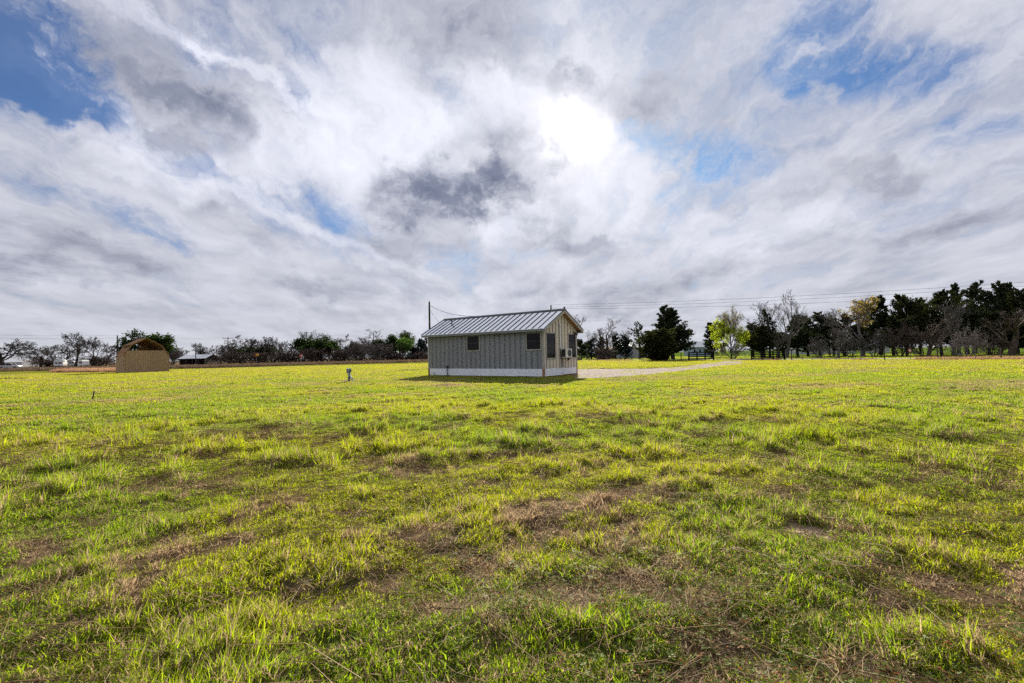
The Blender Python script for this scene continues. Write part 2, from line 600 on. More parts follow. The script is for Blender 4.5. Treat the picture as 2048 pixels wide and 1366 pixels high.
M['osb'] = mat('osb_sheathing', (0.26, 0.13, 0.055), 0.85, 0.2, 9.0)
M['rafter'] = mat('shed_framing', (0.30, 0.19, 0.10), 0.8, 0.15, 6.0)
M['tan'] = mat('tan_siding', (0.36, 0.24, 0.135), 0.75, 0.04, 0.8, stretch=(1, 1, 0.2))
M['black_paint'] = mat('black_fence_paint', (0.008, 0.008, 0.008), 0.8, 0.15, 6.0, spec=0.1)
M['steel'] = mat('grey_steel', (0.14, 0.145, 0.15), 0.5, 0.15, 6.0, metal=0.4)
M['post'] = mat('weathered_post', (0.085, 0.065, 0.05), 0.9, 0.2, 8.0)
M['pole'] = mat('creosote_pole', (0.05, 0.04, 0.033), 0.9, 0.15, 6.0, stretch=(1, 1, 0.1))
M['white'] = mat('white_paint', (0.72, 0.72, 0.70), 0.45, 0.04, 3.0)
M['ac_white'] = mat('ivory_casing', (0.66, 0.63, 0.56), 0.5, 0.04, 3.0)
M['dark'] = mat('dark_plastic', (0.03, 0.03, 0.032), 0.5, 0.1, 4.0)
M['grey'] = mat('grey_box', (0.20, 0.215, 0.23), 0.5, 0.08, 6.0)
M['pvc'] = mat('pvc_pipe', (0.70, 0.72, 0.74), 0.4, 0.05, 3.0)
M['hose'] = mat('teal_hose', (0.03, 0.07, 0.065), 0.5, 0.1, 6.0)
M['wire'] = mat('cable', (0.05, 0.05, 0.055), 1.0, 0.05, spec=0.0)
M['rubber'] = mat('tyre_rubber', (0.02, 0.02, 0.02), 0.8, 0.1)
M['silver'] = mat('silver_paint', (0.42, 0.44, 0.47), 0.3, 0.04, metal=0.4)
M['tin'] = mat('tin_roof', (0.55, 0.57, 0.60), 0.4, 0.08, 2.0, metal=0.5)
M['bluegrey'] = mat('blue_grey_steel_siding', (0.30, 0.36, 0.43), 0.6, 0.06, 2.0)
M['palewall'] = mat('pale_siding', (0.50, 0.50, 0.50), 0.7, 0.06, 2.0)
M['redwall'] = mat('red_brown_siding', (0.14, 0.05, 0.035), 0.8, 0.15, 2.0)
M['yellow'] = mat('yellow_sign', (0.62, 0.40, 0.04), 0.5, 0.05)
M['red'] = mat('red_sign', (0.45, 0.05, 0.035), 0.5, 0.05)
M['clod'] = mat('dug_earth', (0.075, 0.045, 0.028), 0.95, 0.3, 9.0, bump=0.4)
M['bark'] = mat('dark_bark', (0.045, 0.036, 0.030), 0.95, 0.25, 7.0)
M['bark_grey'] = mat('grey_bark', (0.12, 0.105, 0.092), 0.95, 0.25, 7.0)
M['twig_red'] = mat('reddish_twigs', (0.095, 0.068, 0.056), 0.95, 0.25, 7.0)
M['twig_pale'] = mat('pale_twigs', (0.17, 0.14, 0.13), 0.95, 0.2, 7.0)
M['cedar'] = leaf_mat('cedar_foliage', (0.038, 0.046, 0.026), (0.03, 0.042, 0.014), 0.6, 0.3)
M['cedar_blue'] = leaf_mat('blue_cedar_foliage', (0.022, 0.034, 0.034), (0.014, 0.024, 0.020), 0.5, 0.3)
M['juniper'] = leaf_mat('juniper_foliage', (0.042, 0.048, 0.020), (0.040, 0.048, 0.012), 0.5, 0.35)
M['oak_leaf'] = leaf_mat('live_oak_leaves', (0.020, 0.035, 0.012), (0.035, 0.06, 0.012), 0.5, 0.4)
M['green_leaf'] = leaf_mat('mid_green_leaves', (0.05, 0.095, 0.03), (0.09, 0.16, 0.03), 0.4, 0.45)
M['spring_leaf'] = leaf_mat('spring_leaves', (0.15, 0.19, 0.02), (0.42, 0.50, 0.03), 0.35, 0.6)
M['olive_leaf'] = leaf_mat('olive_buds', (0.10, 0.09, 0.025), (0.22, 0.19, 0.04), 0.4, 0.5)
M['gold_leaf'] = leaf_mat('gold_leaves', (0.22, 0.17, 0.05), (0.36, 0.27, 0.06), 0.4, 0.5)


def glass_mat():
    m = bpy.data.materials.new('dark_window_glass')
    m.use_nodes = True
    g = NT(m.node_tree)
    b = g.n('ShaderNodeBsdfPrincipled')
    co = g.n('ShaderNodeTexCoord').outputs['Object']
    g.put(b.inputs['Base Color'], g.mix(g.noise(co, 1.2, 2), (0.006, 0.006, 0.008), (0.014, 0.013, 0.015)))
    b.inputs['Roughness'].default_value = 0.06
    b.inputs['Specular IOR Level'].default_value = 0.12
    o = g.n('ShaderNodeOutputMaterial')
    m.node_tree.links.new(b.outputs[0], o.inputs[0])
    return m


M['glass'] = glass_mat()


def ground_mat():
    m = bpy.data.materials.new('pasture_soil')
    m.use_nodes = True
    g = NT(m.node_tree)
    at_ = g.n('ShaderNodeAttribute', attribute_name='turf')
    co = g.n('ShaderNodeTexCoord').outputs['Object']
    n1 = g.noise(co, 9.0, 8, 0.65)
    n2 = g.noise(co, 55.0, 5, 0.6)
    k = g.math('ADD', g.math('MULTIPLY', n1, 1.0), g.math('MULTIPLY', n2, 0.9))
    c = g.vmath('SCALE', at_.outputs['Color'], scale=g.smooth(k, 0.55, 1.35, 0.55, 1.45))
    b = g.n('ShaderNodeBsdfPrincipled')
    g.put(b.inputs['Base Color'], c)
    b.inputs['Roughness'].default_value = 1.0
    b.inputs['Specular IOR Level'].default_value = 0.0
    bp = g.n('ShaderNodeBump')
    bp.inputs['Strength'].default_value = 0.6
    bp.inputs['Distance'].default_value = 0.03
    g.put(bp.inputs['Height'], g.math('ADD', n1, g.math('MULTIPLY', n2, 0.4)))
    g.put(b.inputs['Normal'], bp.outputs[0])
    o = g.n('ShaderNodeOutputMaterial')
    m.node_tree.links.new(b.outputs[0], o.inputs[0])
    return m


def gravel_mat(name, c1, c2):
    m = bpy.data.materials.new(name)
    m.use_nodes = True
    g = NT(m.node_tree)
    co = g.n('ShaderNodeTexCoord').outputs['Object']
    vo = g.n('ShaderNodeTexVoronoi')
    g.put(vo.inputs['Vector'], co)
    vo.inputs['Scale'].default_value = 16.0
    f = g.math('ADD', g.math('MULTIPLY', g.noise(co, 2.2, 6, 0.65), 0.7), g.math('MULTIPLY', vo.outputs['Distance'], 0.5))
    b = g.n('ShaderNodeBsdfPrincipled')
    g.put(b.inputs['Base Color'], g.mix(g.smooth(f, 0.35, 0.8), c1, c2))
    b.inputs['Roughness'].default_value = 0.95
    b.inputs['Specular IOR Level'].default_value = 0.1
    bp = g.n('ShaderNodeBump')
    bp.inputs['Strength'].default_value = 0.8
    bp.inputs['Distance'].default_value = 0.04
    g.put(bp.inputs['Height'], vo.outputs['Distance'])
    g.put(b.inputs['Normal'], bp.outputs[0])
    o = g.n('ShaderNodeOutputMaterial')
    m.node_tree.links.new(b.outputs[0], o.inputs[0])
    return m


M['gravel'] = gravel_mat('pinkish_gravel', (0.40, 0.33, 0.285), (0.17, 0.13, 0.10))
M['lane'] = gravel_mat('pale_lane_chip', (0.36, 0.345, 0.34), (0.24, 0.225, 0.22))


def lawn_side(x, y):
    """signed distance beyond the far edge of the mown lawn on the left (positive = dry field)"""
    ex = np.array([p[0] for p in LAWN_EDGE])
    ey = np.array([p[1] for p in LAWN_EDGE])
    an, ea = np.arctan2(x, y), np.arctan2(ex, ey)
    er = np.hypot(ex, ey)
    return np.hypot(x, y) - np.interp(an, ea, er)


def lane_side(x, y):
    return (x - FL0[0]) * LANE_N[0] + (y - FL0[1]) * LANE_N[1]


# ------------------------------------------------------------------ ground
def build_ground():
    rad = np.concatenate([[0.3], np.exp(np.arange(math.log(0.8), math.log(150), 0.021)), np.exp(np.arange(math.log(152), math.log(9000), 0.12))])
    th = np.radians(np.concatenate([np.arange(-180, -112, 2.0), np.arange(-112, -62, 0.8), np.arange(-62, 62, 0.4), np.arange(62, 112, 0.8), np.arange(112, 180, 2.0)]))
    R, T = np.meshgrid(rad, th, indexing='ij')
    x, y = (R * np.sin(T)).ravel(), (R * np.cos(T)).ravel()
    z = relief(x, y)
    nr, nt = R.shape
    i, j = np.meshgrid(np.arange(nr - 1), np.arange(nt), indexing='ij')
    j2 = (j + 1) % nt
    fa = np.stack([i * nt + j, i * nt + j2, (i + 1) * nt + j2, (i + 1) * nt + j], -1).reshape(-1, 4)[:, ::-1]
    me = bpy.data.meshes.new('ground')
    me.vertices.add(len(x))
    me.vertices.foreach_set('co', np.stack([x, y, z], 1).ravel())
    nf = len(fa)
    me.loops.add(nf * 4)
    me.loops.foreach_set('vertex_index', fa.ravel())
    me.polygons.add(nf)
    me.polygons.foreach_set('loop_start', np.arange(nf) * 4)
    me.polygons.foreach_set('loop_total', np.full(nf, 4))
    me.polygons.foreach_set('use_smooth', np.ones(nf, bool))
    me.update(calc_edges=True)
    # closing cap under the camera
    dry = dryness(x, y)[:, None]
    r = np.hypot(x, y)[:, None]
    soil = np.array([0.095, 0.064, 0.042])
    turf = np.array([0.07, 0.075, 0.020])
    near = sstep(r, 8, 40)
    fresh = turf * (1 - near) + np.array([0.17, 0.19, 0.016]) * near
    col = fresh * (1 - dry) + (soil * 1.1) * dry
    sand = spots(x, y, [(1612, 1042, 44, 20, 1.0), (205, 777, 45, 1.4, .8), (690, 762, 22, 2, .6), (900, 768, 50, 2.5, .35), (1985, 830, 40, 3, .4), (1100, 932, 22, 5, .4), (1080, 771, 40, 1.6, .6)])[:, None]
    sand = sand * sstep(fbm(x * 6, y * 6, 3, 3)[:, None] + sand * 0.6, 0.55, 0.85)
    col = col * (1 - sand) + np.array([0.40, 0.30, 0.22]) * sand
    fld = sstep(lawn_side(x, y), 0, 3)[:, None] * (x < 12)[:, None]
    nz = fbm(x * 0.05, y * 0.2, 8, 3)[:, None]
    col = col * (1 - fld) + (np.array([0.13, 0.095, 0.06]) * (0.7 + 0.6 * nz)) * fld
    beyond = sstep(lane_side(x, y), LANE_B, LANE_B + 2)[:, None] * (x > 12)[:, None]
    col = col * (1 - beyond) + np.array([0.085, 0.13, 0.02]) * (0.7 + 0.6 * nz) * beyond
    verge = sstep(lane_side(x, y), 0.2, 1.2)[:, None] * (1 - sstep(lane_side(x, y), LANE_A - 1, LANE_A))[:, None] * (x > 10)[:, None]
    col = col * (1 - verge) + np.array([0.13, 0.09, 0.05]) * verge
    at_ = me.color_attributes.new('turf', 'FLOAT_COLOR', 'POINT')
    at_.data.foreach_set('color', np.concatenate([col, np.ones((len(x), 1))], 1).astype(np.float32).ravel())
    me.materials.append(ground_mat())
    o = bpy.data.objects.new('ground', me)
    COL.objects.link(o)
    tag(o, 'open pasture ground with worn thatch and bare earth patches', 'ground', kind='structure')


build_ground()


def sheet(name, poly, z, m, label):
    bm = bmesh.new()
    vs = [bm.verts.new((p[0], p[1], z)) for p in poly]
    f = bm.faces.new(vs)
    bmesh.ops.triangulate(bm, faces=[f])
    bmesh.ops.recalc_face_normals(bm, faces=bm.faces)
    me = bpy.data.meshes.new(name)
    bm.to_mesh(me)
    bm.free()
    if me.polygons[0].normal.z < 0:
        me.flip_normals()
    me.materials.append(m)
    o = bpy.data.objects.new(name, me)
    COL.objects.link(o)
    return tag(o, label, name.replace('_', ' '), kind='structure')


def ragged(poly, seed, amp=0.35, step=0.8):
    rng = random.Random(seed)
    out = []
    n = len(poly)
    for i in range(n):
        p, q = np.array(poly[i]), np.array(poly[(i + 1) % n])
        k = max(1, int(np.linalg.norm(q - p) / step))
        for j in range(k):
            out.append(tuple(p + (q - p) * j / k + np.array([rng.uniform(-amp, amp), rng.uniform(-amp, amp)])))
    return out


sheet('gravel_driveway', ragged(DRIVE_POLY, 3, 0.22), 0.012, M['gravel'], 'pinkish gravel drive running from the cabin to the gate')
_a = FL0 + LANE_N * LANE_A - FLD * 60
_b = FL0 + LANE_N * LANE_A + FLD * 140
_c = FL0 + LANE_N * LANE_B + FLD * 140
_d = FL0 + LANE_N * LANE_B - FLD * 60
sheet('lane', [tuple(_a), tuple(_b), tuple(_c), tuple(_d)], 0.006, M['lane'], 'pale lane passing beyond the gate and wire fence')
_g0, _g1 = on_fence(1450), on_fence(1483)
sheet('gate_apron', ragged([tuple(_g0 - LANE_N * 0.4), tuple(_g1 - LANE_N * 0.4), tuple(_g1 + LANE_N * 6.2 + FLD * 1.5), tuple(_g0 + LANE_N * 6.2 - FLD * 1.5)], 4, 0.12), 0.018, M['gravel'], 'short gravel apron between the open gates and the lane')


# ------------------------------------------------------------------ the cabin
Z_SK, Z_TOP = 0.545, 3.16
Z_RIDGE, Z_EAVE, OV, OVG = 4.44, 3.11, 0.36, 0.38
SLOPE = (Z_RIDGE - Z_EAVE) / (HW2 + OV)


def cabin():
    root = empty('cabin', (H_C[0], H_C[1], 0), RZ)
    tag(root, 'small beige board and batten cabin with metal roof beside gravel drive', 'cabin')
    front0 = -HW2
    gx = HL2

    def s_front(px):
        return along(px, H_NEAR, -AX) * -1 + HL2

    def s_gable(px):
        return along(px, H_NEAR, AY) - HW2

    def roof_under(y):
        return Z_RIDGE - 0.16 - SLOPE * abs(y)

    win_f = [(s_front(935.5), s_front(959), 1.83, 2.84), (s_front(1054.5), s_front(1082), 1.79, 2.83)]
    win_g = [(s_gable(1093), s_gable(1110), 1.21, 2.80), (s_gable(1137.2), s_gable(1151.2), 1.21, 2.80)]
    rng = random.Random(5)

    # walls: a core, then boards and battens on the two faces the photograph shows
    core = MB()
    core.box(-HL2 + .03, HL2 - .03, front0 + .03, front0 + .12, Z_SK - .1, roof_under(HW2) + 0.02)
    wf = core.build('front_wall', M['sheathing'], root)
    n = 24
    w = H_L / n
    for i in range(n):
        x0, x1 = -HL2 + i * w, -HL2 + (i + 1) * w
        dz = rng.uniform(-.004, .004)
        MB().box(x0 + .004, x1 - .075, front0 + dz * .3, front0 + .03, Z_SK - .02 + dz, roof_under(HW2) + .03).build('siding_board', M['siding'], wf)
    for i in range(1, n):
        x = -HL2 + i * w
        spans = [(Z_SK - .02, roof_under(HW2) + .02)]
        for a, b, z0, z1 in win_f:
            if a - .12 < x < b + .12:
                spans = [(Z_SK - .02, z0 - .10), (z1 + .10, roof_under(HW2) + .02)]
        for z0, z1 in spans:
            MB().box(x - .028, x + .024, front0 - .026, front0 + .004, z0, z1).build('batten', M['batten'], wf)
    core = MB().prism([(-HW2 + .12, Z_SK - .1), (HW2 - .12, Z_SK - .1), (HW2 - .12, roof_under(HW2 - .12)), (0, roof_under(0) - .02), (-HW2 + .12, roof_under(HW2 - .12))], 0, gx - .12, gx - .03)
    wg = core.build('gable_wall', M['sheathing'], root)
    n = 11
    w = H_W / n
    for i in range(n):
        y0, y1 = -HW2 + i * w + .004, -HW2 + (i + 1) * w - .072
        poly = [(y0, Z_SK - .02), (y1, Z_SK - .02), (y1, roof_under(y1))]
        if y0 < 0 < y1:
            poly.append((0, roof_under(0)))
        poly.append((y0, roof_under(y0)))
        MB().prism(poly, 0, gx - .03, gx + rng.uniform(-.001, .001)).build('siding_board', M['gable_lit'], wg)
    for i in range(1, n):
        y = -HW2 + i * w
        spans = [(Z_SK - .02, roof_under(y) - .02)]
        for a, b, z0, z1 in win_g:
            if a - .11 < y < b + .11:
                spans = [(Z_SK - .02, z0 - .10), (z1 + .10, roof_under(y) - .02)]
        for z0, z1 in spans:
            MB().box(gx - .004, gx + .026, y - .026, y + .022, z0, z1).build('batten', M['gable_lit'], wg)
    # back wall and far gable
    MB().box(-HL2 + .03, HL2 - .13, HW2 - .12, HW2 - .002, Z_SK - .1, roof_under(HW2) + .02).build('rear_wall', M['siding'], root)
    MB().prism([(-HW2 + .125, Z_SK - .1), (HW2 - .125, Z_SK - .1), (HW2 - .125, roof_under(HW2 - .125)), (0, roof_under(0) - .02), (-HW2 + .125, roof_under(HW2 - .125))], 0, -HL2 + .002, -HL2 + .12).build('far_gable_wall', M['siding'], root)
    # corner boards
    for cx, cy in ((1, -1), (-1, -1), (1, 1), (-1, 1)):
        x, y = cx * HL2, cy * HW2
        b = MB()
        b.box(min(x + cx * .032, x - cx * .085), max(x + cx * .032, x - cx * .085), min(y + cy * .032, y + cy * .004), max(y + cy * .032, y + cy * .004), Z_SK - .02, roof_under(HW2) - .01)
        b.box(min(x + cx * .033, x + cx * .004), max(x + cx * .033, x + cx * .004), min(y + cy * .004, y - cy * .085), max(y + cy * .004, y - cy * .085), Z_SK - .02, roof_under(HW2) - .01)
        b.build('corner_board', M['trim'], root)

    # windows
    def window(kind, a, b, z0, z1, split):
        t = .075
        fr = MB()

        def bx(mb, s0, s1, d0, d1, q0, q1):
            if kind == 'f':
                mb.box(s0, s1, front0 - d1, front0 - d0, q0, q1)
            else:
                mb.box(gx + d0, gx + d1, s0, s1, q0, q1)
        bx(fr, a - t, a, .003, .042, z0 - t, z1 + t)
        bx(fr, b, b + t, .003, .042, z0 - t, z1 + t)
        bx(fr, a, b, .003, .041, z1, z1 + t)
        bx(fr, a, b, .003, .050, z0 - t, z0)
        o = fr.build('window', M['trim'], root)
        sa = MB()
        s = .045
        bx(sa, a, a + s, .004, .030, z0, z1)
        bx(sa, b - s, b, .004, .030, z0, z1)
        bx(sa, a + s, b - s, .004, .029, z0, z0 + s)
        bx(sa, a + s, b - s, .004, .029, z1 - s, z1)
        if split:
            zm = (z0 + z1) / 2
            bx(sa, a + s, b - s, .004, .031, zm - .03, zm + .03)
        sa.build('sash', M['frame'], o)
        zs = [(z0 + s, z1 - s)] if not split else [(z0 + s, zm - .03), (zm + .03, z1 - s)]
        for q0, q1 in zs:
            p = MB()
            bx(p, a + s, b - s, .004, .012, q0, q1)
            p.build('pane', M['glass'], o)
    for q in win_f:
        window('f', *q, True)
    for q in win_g:
        window('g', *q, True)

    # roof
    ye = HW2 + OV
    xe0, xe1 = -HL2 - OVG, HL2 + OVG
    deck = MB()
    for sgn in (-1, 1):
        deck.prism([(0, Z_RIDGE - .035), (sgn * ye, Z_EAVE - .035), (sgn * ye, Z_EAVE - .10), (0, Z_RIDGE - .14)], 0, xe0 + .03, xe1 - .03)
    roof = deck.build('roof', M['trim'], root)
    npan = 23
    pw = (xe1 - xe0) / npan
    for sgn in (-1, 1):
        slab = MB().prism([(0, Z_RIDGE), (sgn * ye * 1.012, Z_EAVE - .012 * ye * SLOPE), (sgn * ye * 1.012, Z_EAVE - .03 - .012 * ye * SLOPE), (0, Z_RIDGE - .03)], 0, .006, pw - .006)
        me = slab.mesh('roof_panel', M['roof'])
        seam = MB().prism([(0, Z_RIDGE + .045), (sgn * ye * 1.014, Z_EAVE + .040 - .014 * ye * SLOPE), (sgn * ye * 1.014, Z_EAVE - .02), (0, Z_RIDGE - .02)], 0, -.016, .016)
        ms = seam.mesh('seam', M['seam'])
        for i in range(npan):
            link('roof_panel', me, roof, (xe0 + i * pw, 0, 0))
        for i in range(npan + 1):
            link('seam', ms, roof, (xe0 + i * pw, 0, 0))
    MB().prism([(-.16, Z_RIDGE + .055 - .16 * SLOPE), (0, Z_RIDGE + .062), (.16, Z_RIDGE + .055 - .16 * SLOPE), (.16, Z_RIDGE + .03 - .16 * SLOPE), (0, Z_RIDGE + .046), (-.16, Z_RIDGE + .03 - .16 * SLOPE)], 0, xe0 - .02, xe1 + .02).build('ridge_cap', M['seam'], roof)
    for sgn in (-1, 1):
        a, b = sgn * (ye + .004), sgn * (ye - .03)
        MB().box(xe0 + .01, xe1 - .01, min(a, b), max(a, b), Z_EAVE - .20, Z_EAVE - .036).build('fascia', M['batten'], root)
        MB().box(xe0 + .04, xe1 - .04, min(sgn * (HW2 - .0), sgn * (ye - .031)), max(sgn * (HW2 - .0), sgn * (ye - .031)), Z_EAVE - .16, Z_EAVE - .13).build('soffit', M['batten'], root)
        for xa, xb in ((xe1 - .03, xe1 + .006), (xe0 - .006, xe0 + .03)):
            MB().prism([(0, Z_RIDGE - .032), (sgn * ye, Z_EAVE - .032), (sgn * ye, Z_EAVE - .215), (0, Z_RIDGE - .215)], 0, xa, xb).build('rake_board', M['trim'], root)
        MB().prism([(0, Z_RIDGE - .145), (sgn * (ye - .04), Z_EAVE - .125), (sgn * (ye - .04), Z_EAVE - .145), (0, Z_RIDGE - .165)], 0, HL2 + .03, xe1 - .031).build('gable_soffit', M['wood'], root)
    # corrugated skirt, in sheets
    def corr(a, b, z0, z1, kind, bow=0.0):
        mb = MB()
        nz = 46
        rows = []
        for i in range(nz + 1):
            z = z0 + (z1 - z0) * i / nz
            d = .012 * math.sin(2 * math.pi * (z - z0) / .0715) + .018
            for s in (a, (a + b) / 2, b):
                dd = d + (bow if s == (a + b) / 2 else 0)
                rows.append((s, -HW2 - dd, z) if kind == 'f' else (HL2 + dd, s, z))
        fs = []
        for i in range(nz):
            for k in range(2):
                q = (i * 3 + k, i * 3 + k + 1, i * 3 + k + 4, i * 3 + k + 3)
                fs.append(q)
        mb.add(rows, fs)
        return mb
    sk = MB().box(-HL2 + .1, HL2 - .1, -HW2 + .1, HW2 - .1, .02, Z_SK - .1).build('skirt', M['dark'], root)
    cuts = [-HL2 + .13, -HL2 + 3.1, -HL2 + 6.2, -HL2 + 8.6, HL2 - .10]
    for i in range(4):
        corr(cuts[i] + .004, cuts[i + 1] - .004, .03 + .006 * i, Z_SK - .02, 'f', .006 * (i % 2)).build('skirt_sheet', M['skirt'], sk, smooth=True)
    corr(-HW2 + .10, HW2 * .1, .055, Z_SK - .02, 'g').build('skirt_sheet', M['skirt'], sk, smooth=True)
    corr(HW2 * .1 + .01, HW2 - .10, .085, Z_SK - .02, 'g', .01).build('skirt_sheet', M['skirt'], sk, smooth=True)
    MB().box(HL2 - .09, HL2 - .01, -HW2 + .1, HW2 - .1, -.04, .12).build('sill_beam', M['wood'], sk)
    for cx, cy in ((1, -1), (-1, -1), (1, 1), (-1, 1)):
        x, y = cx * (HL2 - .03), cy * (HW2 - .03)
        MB().box(x - .065, x + .065, y - .065, y + .065, -.05, Z_SK - .021).build('corner_post', M['wood'], root)
    # pipes on the long side
    sp = s_front(868)
    MB().tube([(sp, front0 - .10, -.03), (sp, front0 - .10, .20), (sp, front0 - .10, .26)], [.045, .045, .055], 10).build('drain_stub', M['pvc'], root)
    sp = s_front(895.5)
    pp = MB()
    pp.tube([(sp, front0 - .09, -.03), (sp, front0 - .09, .62), (sp + .02, front0 - .09, .68), (sp + .02, front0 - .03, .72)], .032, 8)
    pp.box(sp - .06, sp + .08, front0 - .12, front0 - .03, .60, .74)
    pp.build('water_pipe', M['dark'], root)
    # vent pipes through the roof
    for vx, vy, h in ((s_front(884) , -1.05, .30), (s_front(1098), -.12, .16)):
        zv = Z_RIDGE - SLOPE * abs(vy)
        v = MB()
        v.tube([(vx, vy, zv - .06), (vx, vy, zv + h)], .045, 10)
        v.tube([(vx, vy, zv + h - .02), (vx, vy, zv + h + .06)], [.085, .06], 10)
        v.build('vent_pipe', M['steel'], root)
    # floodlight under the far rake
    fl = MB()
    fl.box(HL2 + .03, HL2 + .10, HW2 - .42, HW2 - .30, 2.86, 2.98)
    fl.tube([(HL2 + .10, HW2 - .40, 2.88), (HL2 + .22, HW2 - .42, 2.80)], [.04, .07], 8)
    fl.tube([(HL2 + .10, HW2 - .32, 2.88), (HL2 + .22, HW2 - .28, 2.80)], [.04, .07], 8)
    fl.build('flood_light', M['dark'], root)

    # the outdoor unit hangs on the gable: a thing of its own
    yc = s_gable(1127)
    ac = empty('air_conditioner', tuple(np.append(H_C + AX * HL2 + AY * yc, 1.19)), RZ)
    tag(ac, 'ivory outdoor air conditioner hung on the cabin gable between tall windows', 'air conditioner')
    body = MB()
    body.box(.12, .42, -.42, .42, .02, .62)
    body.build('casing', M['ac_white'], ac)
    MB().box(.13, .41, -.428, -.42, .07, .57).build('coil_panel', M['dark'], ac)
    cen = (.424, .08, .32)
    dk = MB()
    dk.tube([(.421, cen[1], cen[2]), (.428, cen[1], cen[2])], .235, 28)
    fan = dk.build('fan_opening', M['frame'], ac)
    gr = MB()
    for rr in (.235, .18, .125, .07):
        pts = [(.436, cen[1] + rr * math.cos(a), cen[2] + rr * math.sin(a)) for a in np.linspace(0, 2 * math.pi, 25)]
        gr.tube(pts, .007, 5, False)
    for k in range(10):
        a = k * math.pi / 5
        gr.tube([(.438, cen[1], cen[2]), (.438, cen[1] + .235 * math.cos(a), cen[2] + .235 * math.sin(a))], .005, 4)
    gr.build('grille', M['grey'], fan)
    for yy in (-.30, .30):
        b = MB()
        b.box(.03, .44, yy - .02, yy + .02, -.03, .018)
        b.box(.028, .06, yy - .021, yy + .021, -.03, .32)
        b.build('bracket', M['steel'], ac)
    yl = s_gable(1119.5) - yc
    lc = MB()
    lc.box(.03, .10, yl - .05, yl + .05, .63, 2.20)
    lc.box(.03, .115, yl - .065, yl + .065, 2.18, 2.30)
    lc.build('line_cover', M['white'], ac)
    cb = MB()
    cb.tube([(.06, yl, .64), (.07, yl - .02, .40), (.06, yl + .05, .0), (.07, yl + .10, -.28), (.06, yl + .06, -.64)], .022, 6)
    cb.tube([(.07, yl + .24, .0), (.08, yl + .30, -.30), (.06, yl + .36, -.62)], .014, 5)
    cb.build('refrigerant_line', M['dark'], ac)
    MB().box(.03, .12, .50, .62, -.16, .06).build('disconnect_box', M['dark'], ac)


cabin()


